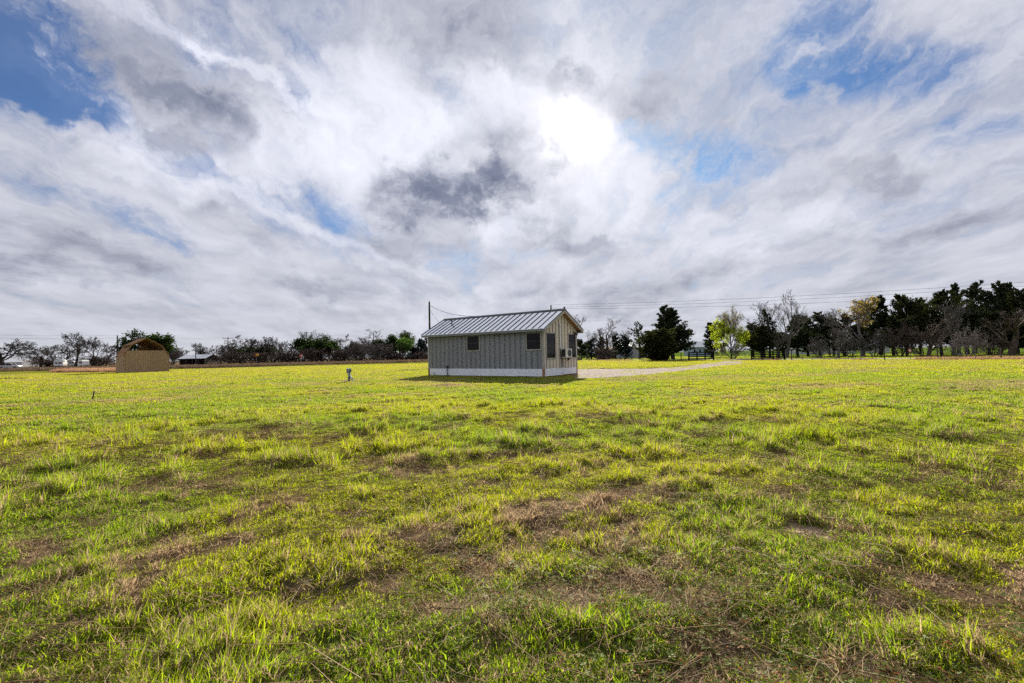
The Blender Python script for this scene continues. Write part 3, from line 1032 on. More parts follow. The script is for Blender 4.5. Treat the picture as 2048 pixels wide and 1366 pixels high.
# ------------------------------------------------------------------ the unfinished barn shed
def shed():
    root = empty('barn_shed', (S_C[0], S_C[1], 0), RZ)
    tag(root, 'unfinished tan gambrel shed with open loft standing in the grass', 'shed')
    hd, hw = S_D / 2, S_W / 2                # x: depth (front face at +x), y: width
    ze, zk, zr = 2.30, 3.78, 4.78            # eave, knee, ridge
    yk = hw * .66
    zt = 3.02                                # top of the sheeted front
    yt = hw - (hw - yk) * (zt - ze) / (zk - ze)
    MB().box(-hd, hd, -hw, hw, .03, .16).build('floor_frame', M['rafter'], root)
    fw = MB().prism([(-hw, .16), (hw, .16), (hw, ze), (yt, zt), (-yt, zt), (-hw, ze)], 0, hd - .06, hd - .012).build('front_wall', M['tan'], root)
    n = 19
    w = 2 * hw / n
    rng = random.Random(2)

    def top(y):
        return min(zt, ze + (hw - abs(y)) * (zk - ze) / (hw - yk))
    for i in range(n):
        y0, y1 = -hw + i * w + .022, -hw + (i + 1) * w - .022
        MB().prism([(y0, .08), (y1, .08), (y1, top(y1)), (y0, top(y0))], 0, hd - .012, hd + .008 + rng.uniform(-.002, .002)).build('siding_board', M['tan'], fw)
    sw = MB().box(-hd, hd - .06, -hw - .0, -hw + .05, .16, ze).build('side_wall', M['tan'], root)
    n2 = 8
    w2 = 2 * hd / n2
    for i in range(n2):
        MB().box(-hd + i * w2 + .02, -hd + (i + 1) * w2 - .02, -hw - .02, -hw, .08, ze + .01).build('siding_board', M['tan'], sw)
    MB().box(-hd, hd - .06, hw - .05, hw, .16, ze).build('side_wall', M['tan'], root)
    MB().box(hd + .01, hd + .05, -hw - .03, -hw + .05, .05, ze + .02).build('corner_board', M['tan'], root)
    MB().box(hd + .01, hd + .05, hw - .05, hw + .03, .05, ze + .02).build('corner_board', M['tan'], root)
    MB().box(hd + .009, hd + .3, hw + .0, hw + .25, .02, .10).build('sill_end', M['wood'], root)
    # rear gable: sheeted on the far half, open on the near half, pale patches standing in for light through holes
    bw = MB()
    bw.prism([(-.1, ze), (hw, ze), (yk, zk), (0, zr - .1), (-.1, zr - .15)], 0, -hd, -hd + .04)
    bk = bw.build('rear_wall', M['osb'], root)
    MB().prism([(-hw, .16), (hw, .16), (hw, ze - .003), (-hw, ze - .003)], 0, -hd - .001, -hd + .05).build('rear_wall', M['tan'], root)
    for i, (y, z, w3, h3) in enumerate(((-.02, 3.55, .22, .22), (.28, 3.42, .12, .34), (.50, 3.40, .10, .36), (.74, 3.36, .12, .26))):
        MB().box(-hd + .045, -hd + .07, y, y + w3, z, z + h3).build('pale_board', M['white' if i == 0 else 'wood'], bk)

    def slope(y0, z0, y1, z1, x0, x1, t, name, m, parent=root):
        nx, nz = -(z1 - z0), (y1 - y0)
        L = math.hypot(nx, nz)
        nx, nz = nx / L * t, nz / L * t
        if nz < 0:
            nx, nz = -nx, -nz
        return MB().prism([(y0, z0), (y1, z1), (y1 + nx, z1 + nz), (y0 + nx, z0 + nz)], 0, x0, x1).build(name, m, parent)
    # lower sheathing on the near side stops short of the knee
    f = .72
    lp = [(-hd - .05, -hd + S_D * .33), (-hd + S_D * .33 + .01, -hd + S_D * .67), (-hd + S_D * .67 + .01, hd + .12)]
    for x0, x1 in lp:
        slope(-hw - .04, ze - .03, -hw + (hw - yk) * f, ze + (zk - ze) * f, x0, x1, .03, 'roof_sheet', M['osb'])
    for x0, x1 in ((-hd - .05, 0), (.01, hd + .12)):
        slope(hw + .04, ze - .03, yk, zk, x0, x1, .03, 'roof_sheet', M['osb'])
        slope(-yk - .12, zk - .02, 0, zr, x0, x1 + .1, .03, 'roof_sheet', M['osb'])
        slope(yk, zk, 0, zr, x0, x1, .03, 'roof_sheet', M['osb'])
    for i in range(6):
        x = -hd + .03 + i * (S_D - .10) / 5
        r = MB()
        for sg in (-1, 1):
            r.prism([(sg * hw, ze), (sg * yk, zk), (sg * (yk - .12), zk - .02), (sg * (hw - .13), ze)], 0, x, x + .045)
            r.prism([(sg * yk, zk), (0, zr - .005), (0, zr - .13), (sg * (yk - .02), zk - .12)], 0, x + .002, x + .043)
        r.build('rafter', M['rafter'], root)
    for i in range(3):
        x = -hd + .2 + i * .9
        MB().box(x, x + .04, -yk, yk, zt - .04, zt + .08).build('loft_joist', M['rafter'], root)


shed()


# ------------------------------------------------------------------ fences, gates, posts
def fence_frame(p, q):
    p, q = np.asarray(p), np.asarray(q)
    L = float(np.linalg.norm(q - p))
    return p, L, math.atan2(q[1] - p[1], q[0] - p[0])


def board_fence(px0, px1, posts, rails, label, group, h=1.34):
    p, L, a = fence_frame(on_fence(px0), on_fence(px1))
    root = empty('board_fence', (p[0], p[1], 0), a)
    tag(root, label, 'fence', group)
    for i in range(posts):
        x = L * i / (posts - 1)
        MB().box(x - .075, x + .075, -.075, .075, -.05, h + .10 + .03 * (i % 2)).build('post', M['black_paint'], root)
    for k in range(rails):
        z = .22 + (h - .32) * k / (rails - 1)
        for i in range(posts - 1):
            x0, x1 = L * i / (posts - 1), L * (i + 1) / (posts - 1)
            MB().box(x0 - .02, x1 + .02 - .045, -.115 - .002 * (i % 2), -.077, z, z + .15).build('rail', M['black_paint'], root)


board_fence(1378, 1427, 4, 4, 'short black board fence left of the gravel drive gate', 'black board fences')
board_fence(1503, 1569, 4, 5, 'longer black board fence right of the gravel drive gate', 'black board fences')


def tube_gate(px_hinge, length, ang, label):
    p = on_fence(px_hinge)
    root = empty('tube_gate', (p[0], p[1], 0), ang)
    tag(root, label, 'gate', 'gates across the drive')
    fr = MB()
    fr.tube([(0, 0, .18), (length, 0, .18), (length, 0, 1.22), (0, 0, 1.22), (0, 0, .18)], .028, 6)
    fr.build('gate_frame', M['steel'], root)
    for k in range(4):
        z = .38 + .2 * k
        MB().tube([(.02, 0, z), (length - .02, 0, z)], .02, 6).build('rail', M['steel'], root)
    MB().tube([(length * .5, .0, .19), (length * .5, .0, 1.21)], .02, 6).build('stile', M['steel'], root)


_fa = math.atan2(FLD[1], FLD[0])
tube_gate(1428.5, 1.9, _fa + .10, 'grey tube gate leaf beside the short black fence')
tube_gate(1502.3, 1.75, _fa + math.pi - .10, 'grey tube gate leaf beside the longer black fence')


def wire_fence(pts, labels, label, group, heights):
    root = empty('wire_fence', (pts[0][0], pts[0][1], 0))
    tag(root, label, 'fence', group)
    o = np.array([pts[0][0], pts[0][1]])
    for (p, w, h) in zip(pts, labels, heights):
        x, y = p[0] - o[0], p[1] - o[1]
        r = .075 if w else .035
        MB().tube([(x, y, -.05), (x + .01, y, h * .6), (x + .03 * (1 if w else -1), y, h)], [r, r * .95, r * .85], 8).build('post', M['post' if w else 'steel'], root)
    for z in (.35, .62, .90, 1.16):
        wv = MB()
        line = []
        for i in range(len(pts)):
            line.append((pts[i][0] - o[0], pts[i][1] - o[1], z))
            if i + 1 < len(pts):
                line.append(((pts[i][0] + pts[i + 1][0]) / 2 - o[0], (pts[i][1] + pts[i + 1][1]) / 2 - o[1], z - .02))
        wv.tube(line, .008, 4).build('wire', M['wire'], root)


_px = [1160, 1178, 1195, 1214, 1233, 1249, 1264, 1279, 1294, 1308, 1331, 1346, 1362, 1376]
wire_fence([on_fence(p) for p in _px], [p in (1195, 1249, 1308, 1362) for p in _px], 'wire fence on thin posts between the cabin and round juniper', 'wire fences along the lane', [1.35 if p in (1195, 1249, 1308, 1362) else 1.2 for p in _px])
_px = [1571, 1583, 1604, 1625, 1648, 1672, 1696, 1721, 1745, 1769, 1821, 1832, 1875, 1919, 1951, 2002, 2050]
wire_fence([on_fence(p) for p in _px], [p in (1583, 1769, 1875, 2002) for p in _px], 'wire fence with scattered posts running right of the black fence', 'wire fences along the lane', [1.35 if p in (1583, 1769) else (1.9 if p == 1821 else 1.25) for p in _px])


def small_sign():
    p = on_fence(1820.5) - LANE_N * .08
    o = empty('notice', (p[0], p[1], 0.95), _fa)
    tag(o, 'small red and white notice hanging on a post of the wire fence', 'sign')
    MB().box(-.13, .13, -.03, -.02, 0, .34).build('plate', M['red'], o)
    MB().box(-.08, .10, -.036, -.031, .05, .25).build('face', M['white'], o)
    MB().box(-.05, .05, -.02, .04, .1, .2).build('hook', M['steel'], o)


small_sign()


# ------------------------------------------------------------------ things in the pasture
def pedestal():
    p = ground(698, 763.5)
    root = empty('water_pedestal', (p[0], p[1], -.02), math.radians(-8))
    tag(root, 'grey utility pedestal with white pipe standing alone in the pasture', 'pedestal')
    MB().box(-.055, .055, -.05, .05, -.05, .56).build('post', M['dark'], root)
    b = MB().box(-.11, .10, -.10, .09, .55, .80).build('meter_box', M['grey'], root)
    MB().tube([(-.08, -.01, .80), (-.08, -.01, .86)], [.05, .035], 10).build('cap', M['pvc'], b)
    MB().tube([(.07, -.01, .80), (.07, -.01, .87)], [.06, .04], 10).build('cap', M['pvc'], b)
    MB().tube([(.10, -.02, .72), (.19, -.03, .70)], .025, 8).build('spout', M['steel'], b)
    MB().tube([(.02, -.07, .56), (.02, -.08, .30), (.02, -.075, .05)], .022, 8).build('riser_pipe', M['pvc'], root)
    MB().tube([(.10, -.04, .50), (.13, -.06, .38), (.20, -.08, .24), (.27, -.06, .10), (.28, -.05, -.03)], [.03, .045, .05, .045, .04], 10).build('drain_pipe', M['pvc'], root)
    co = MB()
    for k in range(3):
        co.tube([(.13 + .13 * math.cos(a), -.09 + .02 * k, .16 + .15 * math.sin(a)) for a in np.linspace(0, 2 * math.pi, 19)], .022, 6, False)
    co.build('hose_coil', M['hose'], root)


pedestal()


def stake():
    p = ground(184, 801.5)
    root = empty('survey_stake', (p[0], p[1], -.03))
    tag(root, 'thin brown wooden stake leaning in the grass in front of the shed', 'stake')
    MB().prism([(-.016, -.03), (.016, -.03), (.085, .36), (.06, .37)], 1, -.02, .02).build('shaft', M['post'], root)
    MB().prism([(.06, .371), (.085, .361), (.092, .40), (.07, .40)], 1, -.021, .021).build('painted_tip', M['wood'], root)


stake()


def clods(px, py, w, d, h, n, label, seed):
    p = ground(px, py)
    rng = random.Random(seed)
    mb = MB()
    for k in range(n):
        t = rng.uniform(-1, 1)
        cx, cy = t * w / 2, rng.uniform(-d / 2, d / 2)
        r = (h * rng.uniform(.45, 1.0)) * (1 - .6 * abs(t))
        vs, fs = [], []
        for i in range(5):
            ph = math.pi * i / 4
            for j in range(7):
                an = 2 * math.pi * j / 7
                q = r * rng.uniform(.75, 1.2)
                vs.append((cx + 1.7 * q * math.sin(ph) * math.cos(an), cy + q * math.sin(ph) * math.sin(an), q * math.cos(ph) * .9))
        for i in range(4):
            for j in range(7):
                fs.append((i * 7 + j, i * 7 + (j + 1) % 7, (i + 1) * 7 + (j + 1) % 7, (i + 1) * 7 + j))
        mb.add(vs, fs)
    o = mb.build('earth_heap', M['clod'], None, loc=(p[0], p[1], -.02))
    tag(o, label, 'earth heap')


clods(24, 757.5, 3.0, .5, .22, 26, 'low dark heap of dug earth at the left edge of the lawn', 4)
clods(566, 747.5, 2.6, .4, .12, 18, 'thin dark ridge of earth left of the utility pedestal', 9)
clods(815, 740.5, 2.2, .5, .16, 20, 'dark clump of turned earth left of the cabin corner', 14)


# ------------------------------------------------------------------ poles and wires
def utility_pole(px, dist, top, label, arm=0.0, can=False, r=.15):
    p = at(px, dist)
    h = height(px, top, dist)
    root = empty('utility_pole', (p[0], p[1], 0))
    tag(root, label, 'utility pole', 'utility poles')
    MB().tube([(0, 0, -.1), (0, 0, h * .5), (0, 0, h)], [r, r * .85, r * .7], 10).build('shaft', M['pole'], root)
    if arm:
        MB().box(-arm, arm, -.06 - r * .7, -r * .7, h - .55, h - .38).build('crossarm', M['pole'], root)
        for q in (-arm * .9, -arm * .4, arm * .9):
            MB().tube([(q, -.04 - r * .7, h - .38), (q, -.04 - r * .7, h - .18)], [.05, .03], 8).build('insulator', M['steel'], root)
    else:
        MB().tube([(0, 0, h), (0, 0, h + .16)], [.05, .03], 8).build('insulator', M['steel'], root)
    if can:
        MB().tube([(-.38, 0, h - 1.5), (-.38, 0, h - .75), (-.38, 0, h - .70)], [.2, .2, .12], 12).build('transformer', M['steel'], root)
    return np.array([p[0], p[1], h])


pA = utility_pole(860, 56, 604, 'bare dark utility pole rising behind the left end of the cabin', r=.14)
pB = utility_pole(1104, 82, 611, 'utility pole with transformer showing just above the cabin ridge', can=True, r=.17)
pC = utility_pole(234.5, 140, 671, 'plain utility pole standing just left of the tan shed', r=.22)
pD = utility_pole(456, 170, 674, 'utility pole with crossarm among the bare oaks right of the shed', arm=1.9, r=.2)
pE = utility_pole(391.5, 165, 686, 'slim dark pole in front of the tin roofed barn', r=.18)


def wire(a, b, sag, r, label, group='overhead wires'):
    a, b = np.asarray(a, float), np.asarray(b, float)
    pts = []
    for i in range(25):
        t = i / 24
        p = a + (b - a) * t
        p[2] -= sag * 4 * t * (1 - t)
        pts.append(p)
    o = MB().tube(pts, r, 5).build('overhead_wire', M['wire'], None)
    tag(o, label, 'wire', group)


def sky_at(px, py, dist):
    p = at(px, dist)
    return np.array([p[0], p[1], height(px, py, dist)])


H_R = H_C + AX * (-HL2 * .45)
wire(pA - (0, 0, .35), np.append(H_R, Z_RIDGE + .05), .35, .018, 'service wire sloping from the bare pole down to the cabin ridge')
wire(pA - (0, 0, .8), np.append(H_C - AX * (HL2 * .93) - AY * 1.0, Z_RIDGE - .5), .2, .012, 'thin guy wire from the bare pole to the roof corner')
wire(pB + (0, 0, .1), sky_at(2130, 559, 58), 0.5, .017, 'topmost long wire rising to the right above the cedars')
wire(pB - (0, 0, .30), sky_at(2130, 567, 60), 0.55, .017, 'second long wire just under the topmost one on the right')
wire(pB - (0, 0, .55), sky_at(2130, 578, 62), 0.7, .017, 'third long wire rising to the right behind the treetops')
wire(sky_at(1130, 641, 100), sky_at(1500, 637, 105), .3, .011, 'faint low wire crossing behind the twin topped cedar')
wire(pC + (0, 0, .1), sky_at(-160, 664, 120), .5, .017, 'upper wire running left from the pole beside the shed')
wire(pC - (0, 0, .7), sky_at(-160, 671, 120), .5, .017, 'lower wire running left from the pole beside the shed')
wire(pC + (0, 0, .1), pD - (1.5, 0, .2), .8, .017, 'wire spanning between the shed pole and the crossarm pole')


# ------------------------------------------------------------------ far buildings and vehicles
def far_building(name, pxl, pxr, dist, z_wall, z_roof, depth, wall, roof, label, wins=(), rot=0.0, open_front=False, ridge_along=True):
    a, b = at(pxl, dist), at(pxr, dist)
    w = b[0] - a[0]
    root = empty(name, ((a[0] + b[0]) / 2, dist + depth / 2, 0), rot)
    tag(root, label, 'building')
    h = w / 2
    wl = MB()
    if open_front:
        wl.box(-h, h, depth / 2 - .15, depth / 2, -.1, z_wall)
        wl.box(-h, -h + .15, -depth / 2 + .2, depth / 2 - .151, -.1, z_wall)
        wl.box(h - .15, h, -depth / 2 + .2, depth / 2 - .151, -.1, z_wall)
    else:
        wl.box(-h, h, -depth / 2, depth / 2, -.1, z_wall)
        if ridge_along:
            wl.prism([(-depth / 2 + .01, z_wall + .001), (depth / 2 - .01, z_wall + .001), (0, z_roof - .12)], 0, -h + .02, h - .02)
        else:
            wl.prism([(-h + .01, z_wall + .001), (h - .01, z_wall + .001), (0, z_roof - .12)], 1, -depth / 2 + .02, depth / 2 - .02)
    wo = wl.build('wall', wall, root)
    if open_front:
        for k in range(5):
            x = -h + .2 + k * (w - .4) / 4
            MB().box(x - .1, x + .1, -depth / 2 + .05, -depth / 2 + .19, -.1, z_wall).build('post', M['post'], root)
    ov = .35
    d2 = depth / 2 + ov
    for sg in (-1, 1):
        if ridge_along:
            pr = MB().prism([(0, z_roof), (sg * d2, z_wall - .1), (sg * d2, z_wall - .2), (0, z_roof - .1)], 0, -h - ov, h + ov)
        else:
            pr = MB().prism([(0, z_roof), (sg * (h + ov), z_wall - .1), (sg * (h + ov), z_wall - .2), (0, z_roof - .1)], 1, -d2, d2)
        pr.build('roof', roof, root)
    for (x0, x1, z0, z1) in wins:
        f = MB().box(-h + x0 * w - .06, -h + x1 * w + .06, -depth / 2 - .05, -depth / 2 - .003, z0 - .06, z1 + .06).build('window', M['white'], root)
        MB().box(-h + x0 * w, -h + x1 * w, -depth / 2 - .062, -depth / 2 - .052, z0, z1).build('pane', M['glass'], f)
    return root


far_building('open_barn', 358, 410, 175, 2.5, 3.9, 9, M['post'], M['tin'], 'low open barn with tin roof seen right of the tan shed', open_front=True)
far_building('white_hall', -40, 44, 230, 2.6, 5.4, 14, M['palewall'], M['white'], 'wide white roofed building behind the leftmost oak', wins=((.55, .6, 1, 2), (.75, .8, 1, 2)))
far_building('cottage', 1384, 1420, 150, 3.0, 4.8, 7, M['bluegrey'], M['white'], 'white roofed cottage seen through the gap above the left black fence', wins=((.1, .2, 1.1, 2.2), (.4, .5, 1.1, 2.2), (.7, .8, 1.1, 2.2)))
far_building('metal_barn', 1238, 1272, 128, 3.2, 4.4, 8, M['bluegrey'], M['tin'], 'pale blue grey metal barn behind the trunks left of the juniper', wins=((.3, .45, .6, 1.9),))
far_building('garage', 1276, 1300, 122, 3.0, 4.2, 6, M['palewall'], M['tin'], 'small pale garage just left of the round juniper', wins=((.2, .6, .1, 2.2),))
far_building('red_shed', 1200, 1231, 118, 2.4, 3.2, 5, M['redwall'], M['redwall'], 'low red brown shed under the bare tree right of the cabin', wins=((.2, .3, .8, 1.6),))
far_building('long_house', 1612, 1712, 150, 2.6, 4.2, 9, M['palewall'], M['bluegrey'], 'long pale house half hidden behind the cedar trunks on the right', wins=tuple((q, q + .05, 1, 2.0) for q in (.08, .22, .4, .55, .7, .86)))
far_building('outbuilding', 1756, 1780, 145, 2.4, 3.4, 5, M['palewall'], M['bluegrey'], 'small pale outbuilding deep among the right hand trunks', wins=((.3, .6, .8, 1.8),))


def wheel(root, x, y, r, w=.22):
    t = MB().tube([(x, y - w / 2, r), (x, y + w / 2, r)], r, 16).build('wheel', M['rubber'], root)
    MB().tube([(x, y - w / 2 - .01, r), (x, y + w / 2 + .01, r)], r * .55, 12).build('rim', M['steel'], t)


def pickup(px, dist, rz, label):
    p = at(px, dist)
    root = empty('pickup_truck', (p[0], p[1], 0), rz)
    tag(root, label, 'truck', 'vehicles in the far yard')
    MB().prism([(-2.7, .45), (2.6, .45), (2.7, .75), (2.6, 1.08), (1.2, 1.15), (-2.7, 1.15)], 1, -.95, .95).build('body', M['silver'], root)
    cab = MB().prism([(-.9, 1.151), (1.25, 1.151), (.65, 1.80), (-.75, 1.83)], 1, -.82, .82).build('cab', M['silver'], root)
    for s in (-1, 1):
        MB().prism([(-.75, 1.22), (1.0, 1.22), (.58, 1.72), (-.66, 1.74)], 1, s * .821 - .005, s * .821 + .005).build('side_window', M['glass'], cab)
    MB().prism([(1.20, 1.20), (1.22, 1.20), (.68, 1.78), (.66, 1.78)], 1, -.7, .7).build('windscreen', M['glass'], cab)
    for x in (-1.75, 1.75):
        for y in (-.85, .85):
            wheel(root, x, y, .40)
    for y in (-.7, .7):
        MB().box(2.66, 2.71, y - .16, y + .16, .78, .96).build('headlight', M['white'], root)


pickup(21, 150, math.radians(12), 'silver pickup truck parked under the leftmost bare oak')


def camper(px, dist, L, H, rz, label):
    p = at(px, dist)
    root = empty('camper_trailer', (p[0], p[1], 0), rz)
    tag(root, label, 'trailer', 'vehicles in the far yard')
    h = L / 2
    prof = [(-h, .5), (h, .5), (h + .1, 1.1), (h - .1, H - .5), (h - .6, H - .05), (-h + .6, H), (-h + .1, H - .4), (-h - .05, 1.2)]
    MB().prism(prof, 1, -1.15, 1.15).build('body', M['white'], root)
    for x0, x1 in ((-h + .5, -h + 1.3), (.1, .9), (h - .95, h - .35)):
        w = MB().box(x0, x1, -1.19, -1.152, 1.35, 1.95).build('window', M['steel'], root)
        MB().box(x0 + .06, x1 - .06, -1.20, -1.191, 1.41, 1.89).build('pane', M['glass'], w)
    MB().box(-h + 1.5, -h + 2.1, -1.18, -1.152, .6, 2.2).build('door', M['palewall'], root)
    for y in (-1.0, 1.0):
        wheel(root, .2, y, .36)
    MB().tube([(-h - .05, 0, .55), (-h - .9, 0, .5)], .06, 6).build('hitch', M['steel'], root)


camper(121, 195, 3.4, 3.1, math.radians(8), 'round ended white camper trailer between the left oaks')
camper(167.5, 185, 2.9, 2.7, math.radians(-20), 'white camper trailer with dark front window left of the shed')
camper(148, 215, 3.0, 2.5, math.radians(-5), 'third, farthest white trailer hidden behind the oak trunks')


def road_sign(px, dist, z, w, h, m1, m2, label):
    p = at(px, dist)
    root = empty('road_sign', (p[0], p[1], 0))
    tag(root, label, 'sign')
    MB().tube([(0, .05, -.1), (0, .05, z + h / 2)], .05, 8).build('post', M['steel'], root)
    pts = [(w / 2 * math.cos(a), z + h / 2 * math.sin(a)) for a in np.linspace(0, 2 * math.pi, 20, endpoint=False)]
    MB().prism(pts, 1, -.04, -.005).build('board', m1, root)
    MB().box(-w * .05, w * .38, -.05, -.042, z - h * .22, z + h * .22).build('face', m2, root)


road_sign(512.5, 135, 2.9, 1.9, 1.2, M['redwall'], M['yellow'], 'dark oval sign with yellow panel in front of the bare oaks')
road_sign(602, 138, 2.4, 1.0, 1.1, M['red'], M['palewall'], 'small red and white sign at the foot of the dense trees')


# ------------------------------------------------------------------ trees
def rvec(rng):
    while True:
        v = np.array([rng.uniform(-1, 1) for _ in range(3)])
        n = np.linalg.norm(v)
        if 0.05 < n < 1:
            return v / n


def unit(v):
    return v / (np.linalg.norm(v) + 1e-9)


def leaf(mb, p, d, L, W, rng):
    s = unit(np.cross(d, rvec(rng))) * W / 2
    d = d * L
    mb.add([p - s * .4, p + d * .5 - s, p + d, p + d * .5 + s], [(0, 1, 2, 3)])


class Tree:
    def __init__(self, seed):
        self.rng = random.Random(seed)
        self.trunk, self.crown = MB(), MB()
        self.tips = []

    def branch(self, p, d, L, r, lev, P):
        rng = self.rng
        n = P['seg'][min(lev, len(P['seg']) - 1)]
        pts, rad = [p], [r]
        q, dd = p.copy(), d.copy()
        for i in range(n):
            dd = unit(dd + rvec(rng) * P['gnarl'] + np.array([0, 0, P['up'][min(lev, len(P['up']) - 1)]]))
            q = q + dd * L / n
            pts.append(q)
            rad.append(max(P['rmin'] * .7, r * (1 - .62 * (i + 1) / n)))
        mb = self.trunk if lev <= P.get('tl', 1) else self.crown
        mb.mi = 0
        mb.tube(pts, rad, 7 if lev == 0 else (5 if lev == 1 else 3), lev == 0)
        if lev >= P['lev']:
            self.tips.append((q, dd))
            return
        k = P['kids'][lev]
        for j in range(k):
            t = (1 - P['start'][lev]) * (j + rng.random()) / k + P['start'][lev]
            t = min(t, 0.999)
            fi = t * n
            i0 = min(int(fi), n - 1)
            b = pts[i0] + (pts[i0 + 1] - pts[i0]) * (fi - i0)
            ax = unit(pts[i0 + 1] - pts[i0])
            side = unit(np.cross(ax, rvec(rng)))
            an = math.radians(rng.uniform(*P['ang'][lev]))
            nd = ax * math.cos(an) + side * math.sin(an)
            nl = L * rng.uniform(*P['len'][lev]) * (1.15 - .45 * t)
            self.branch(b, unit(nd), nl, max(P['rmin'], rad[i0] * rng.uniform(.5, .68)), lev + 1, P)

    def leaves(self, per, spread, size, mi=1, keep=None, up=.2):
        rng = self.rng
        self.crown.mi = mi
        for q, d in self.tips:
            if keep and not keep(q, rng):
                continue
            for _ in range(per):
                p = q + rvec(rng) * spread * rng.random() ** .5
                leaf(self.crown, p, unit(rvec(rng) + np.array([0, 0, up])), size * rng.uniform(.7, 1.3), size * rng.uniform(.45, .8), rng)

    def finish(self, name, mats):
        vs = np.array(self.trunk.v + self.crown.v)
        top = vs[:, 2].max()
        x0, x1 = np.percentile(vs[:, 0], .5), np.percentile(vs[:, 0], 99.5)
        y0, y1 = np.percentile(vs[:, 1], .5), np.percentile(vs[:, 1], 99.5)
        return dict(trunk=self.trunk.mesh(name + '_trunk', mats), crown=self.crown.mesh(name + '_crown', mats), h=top, w=((x1 - x0) + (y1 - y0)) / 2, cx=(x0 + x1) / 2)


V0 = np.array([0.0, 0, -.1])
UP = np.array([0.0, 0, 1])
OAK = dict(lev=5, seg=(4, 5, 4, 3, 2, 2), gnarl=.34, up=(.1, .10, .06, .04, .02, .05), kids=(5, 5, 4, 4, 3), start=(.42, .30, .2, .15, .1), ang=((35, 70), (30, 65), (30, 70), (30, 70), (25, 65)),
           len=((.85, 1.2), (.5, .75), (.45, .7), (.45, .7), (.45, .7)), rmin=.042)
TALL = dict(lev=5, seg=(6, 5, 4, 3, 2, 2), gnarl=.15, up=(.2, .16, .12, .1, .08, .08), kids=(6, 5, 4, 3, 2), start=(.28, .25, .2, .15, .1), ang=((22, 48), (22, 48), (25, 50), (25, 50), (20, 50)),
            len=((.5, .8), (.45, .65), (.45, .65), (.45, .7), (.45, .7)), rmin=.018)
BRUSH = dict(lev=4, seg=(4, 4, 3, 3, 2), gnarl=.22, up=(.1, .08, .06, .04, .04), kids=(5, 4, 4, 3), start=(.15, .2, .15, .1), ang=((20, 55), (25, 55), (25, 60), (20, 60)),
             len=((.5, .8), (.45, .7), (.45, .7), (.4, .7)), rmin=.024, tl=0)


def make_bare(seed, P, name, mats, H=8.0, r=.32, lean=.08):
    t = Tree(seed)
    d = unit(UP + rvec(t.rng) * lean)
    t.branch(V0, d, H * .62, r, 0, P)
    return t.finish(name, mats)


def make_brush(seed, name, mats, stems=7):
    t = Tree(seed)
    for k in range(stems):
        a = 2 * math.pi * (k + t.rng.random()) / stems
        d = unit(np.array([math.cos(a) * .6, math.sin(a) * .6, t.rng.uniform(.7, 1.4)]))
        t.branch(V0 + np.array([math.cos(a), math.sin(a), 0]) * .25, d, t.rng.uniform(2.2, 3.4), .06, 0, BRUSH)
    return t.finish(name, mats)


def make_cedar(seed, name, leafm, shape='cone', nb=64, dens=1.0, R=2.6, H=9.0, clear=.10, barem='bark'):
    t = Tree(seed)
    rng = t.rng
    pts = [np.array([rng.uniform(-.12, .12) * i, rng.uniform(-.12, .12) * i, H * i / 6 - .1]) for i in range(7)]
    t.trunk.tube(pts, [.24 * (1 - .9 * i / 6) + .02 for i in range(7)], 7)
    lobes = [(rng.uniform(0, 6.28), rng.uniform(.6, 1.25)) for _ in range(5)]
    for k in range(nb):
        u = (k + rng.random()) / nb
        z = H * (clear + (.985 - clear) * u)
        if shape == 'cone':
            prof = (1 - u) ** .75 * (.45 + .55 * min(1, u * 5 + .35))
        elif shape == 'round':
            prof = math.sqrt(max(0.02, 1 - (2 * u - .85) ** 2 * .75))
        else:
            prof = (.45 + .75 * math.sin(math.pi * min(1, u * .95 + .12))) * (1 - .35 * u)
        a = rng.uniform(0, 6.28)
        lob = sum(w * max(0, math.cos(a - b)) ** 3 for b, w in lobes) / 1.6 + .35
        L = R * prof * min(1.25, lob) * rng.uniform(.65, 1.15) + .25
        fi = min(5, int(z / H * 6))
        base = pts[fi] + (pts[fi + 1] - pts[fi]) * (z / H * 6 - fi)
        d = np.array([math.cos(a), math.sin(a), rng.uniform(.05, .45) + .5 * u])
        bp = [base]
        dd = unit(d)
        for i in range(3):
            bp.append(bp[-1] + dd * L / 3)
            dd = unit(dd + np.array([0, 0, .16]) + rvec(rng) * .12)
        t.crown.mi = 0
        t.crown.tube(bp, [.05, .04, .03, .015], 3, False)
        t.crown.mi = 1
        m = int((14 + 26 * L) * dens)
        for _ in range(m):
            s = rng.uniform(.25, 1.03)
            q = min(2, int(s * 3))
            p = bp[q] + (bp[min(q + 1, 3)] - bp[q]) * (s * 3 - q)
            p = p + rvec(rng) * np.array([1, 1, .6]) * L * .13 * rng.uniform(.2, 1.4)
            ld = unit(unit(bp[3] - bp[0]) * .7 + rvec(rng) * .8 + np.array([0, 0, .45]))
            sz = rng.uniform(.22, .46)
            leaf(t.crown, p, ld, sz, sz * .5, rng)
    return t.finish(name, [M[barem], M[leafm]])


def make_leafy(seed, P, name, mats, per, spread, size, H=8, r=.34, keep=None, second=None):
    t = Tree(seed)
    t.branch(V0, unit(UP + rvec(t.rng) * .08), H * .55, r, 0, P)
    t.leaves(per, spread, size, 1, keep)
    if second:
        t.leaves(second[0], second[1], second[2], 2, second[3])
    return t.finish(name, mats)


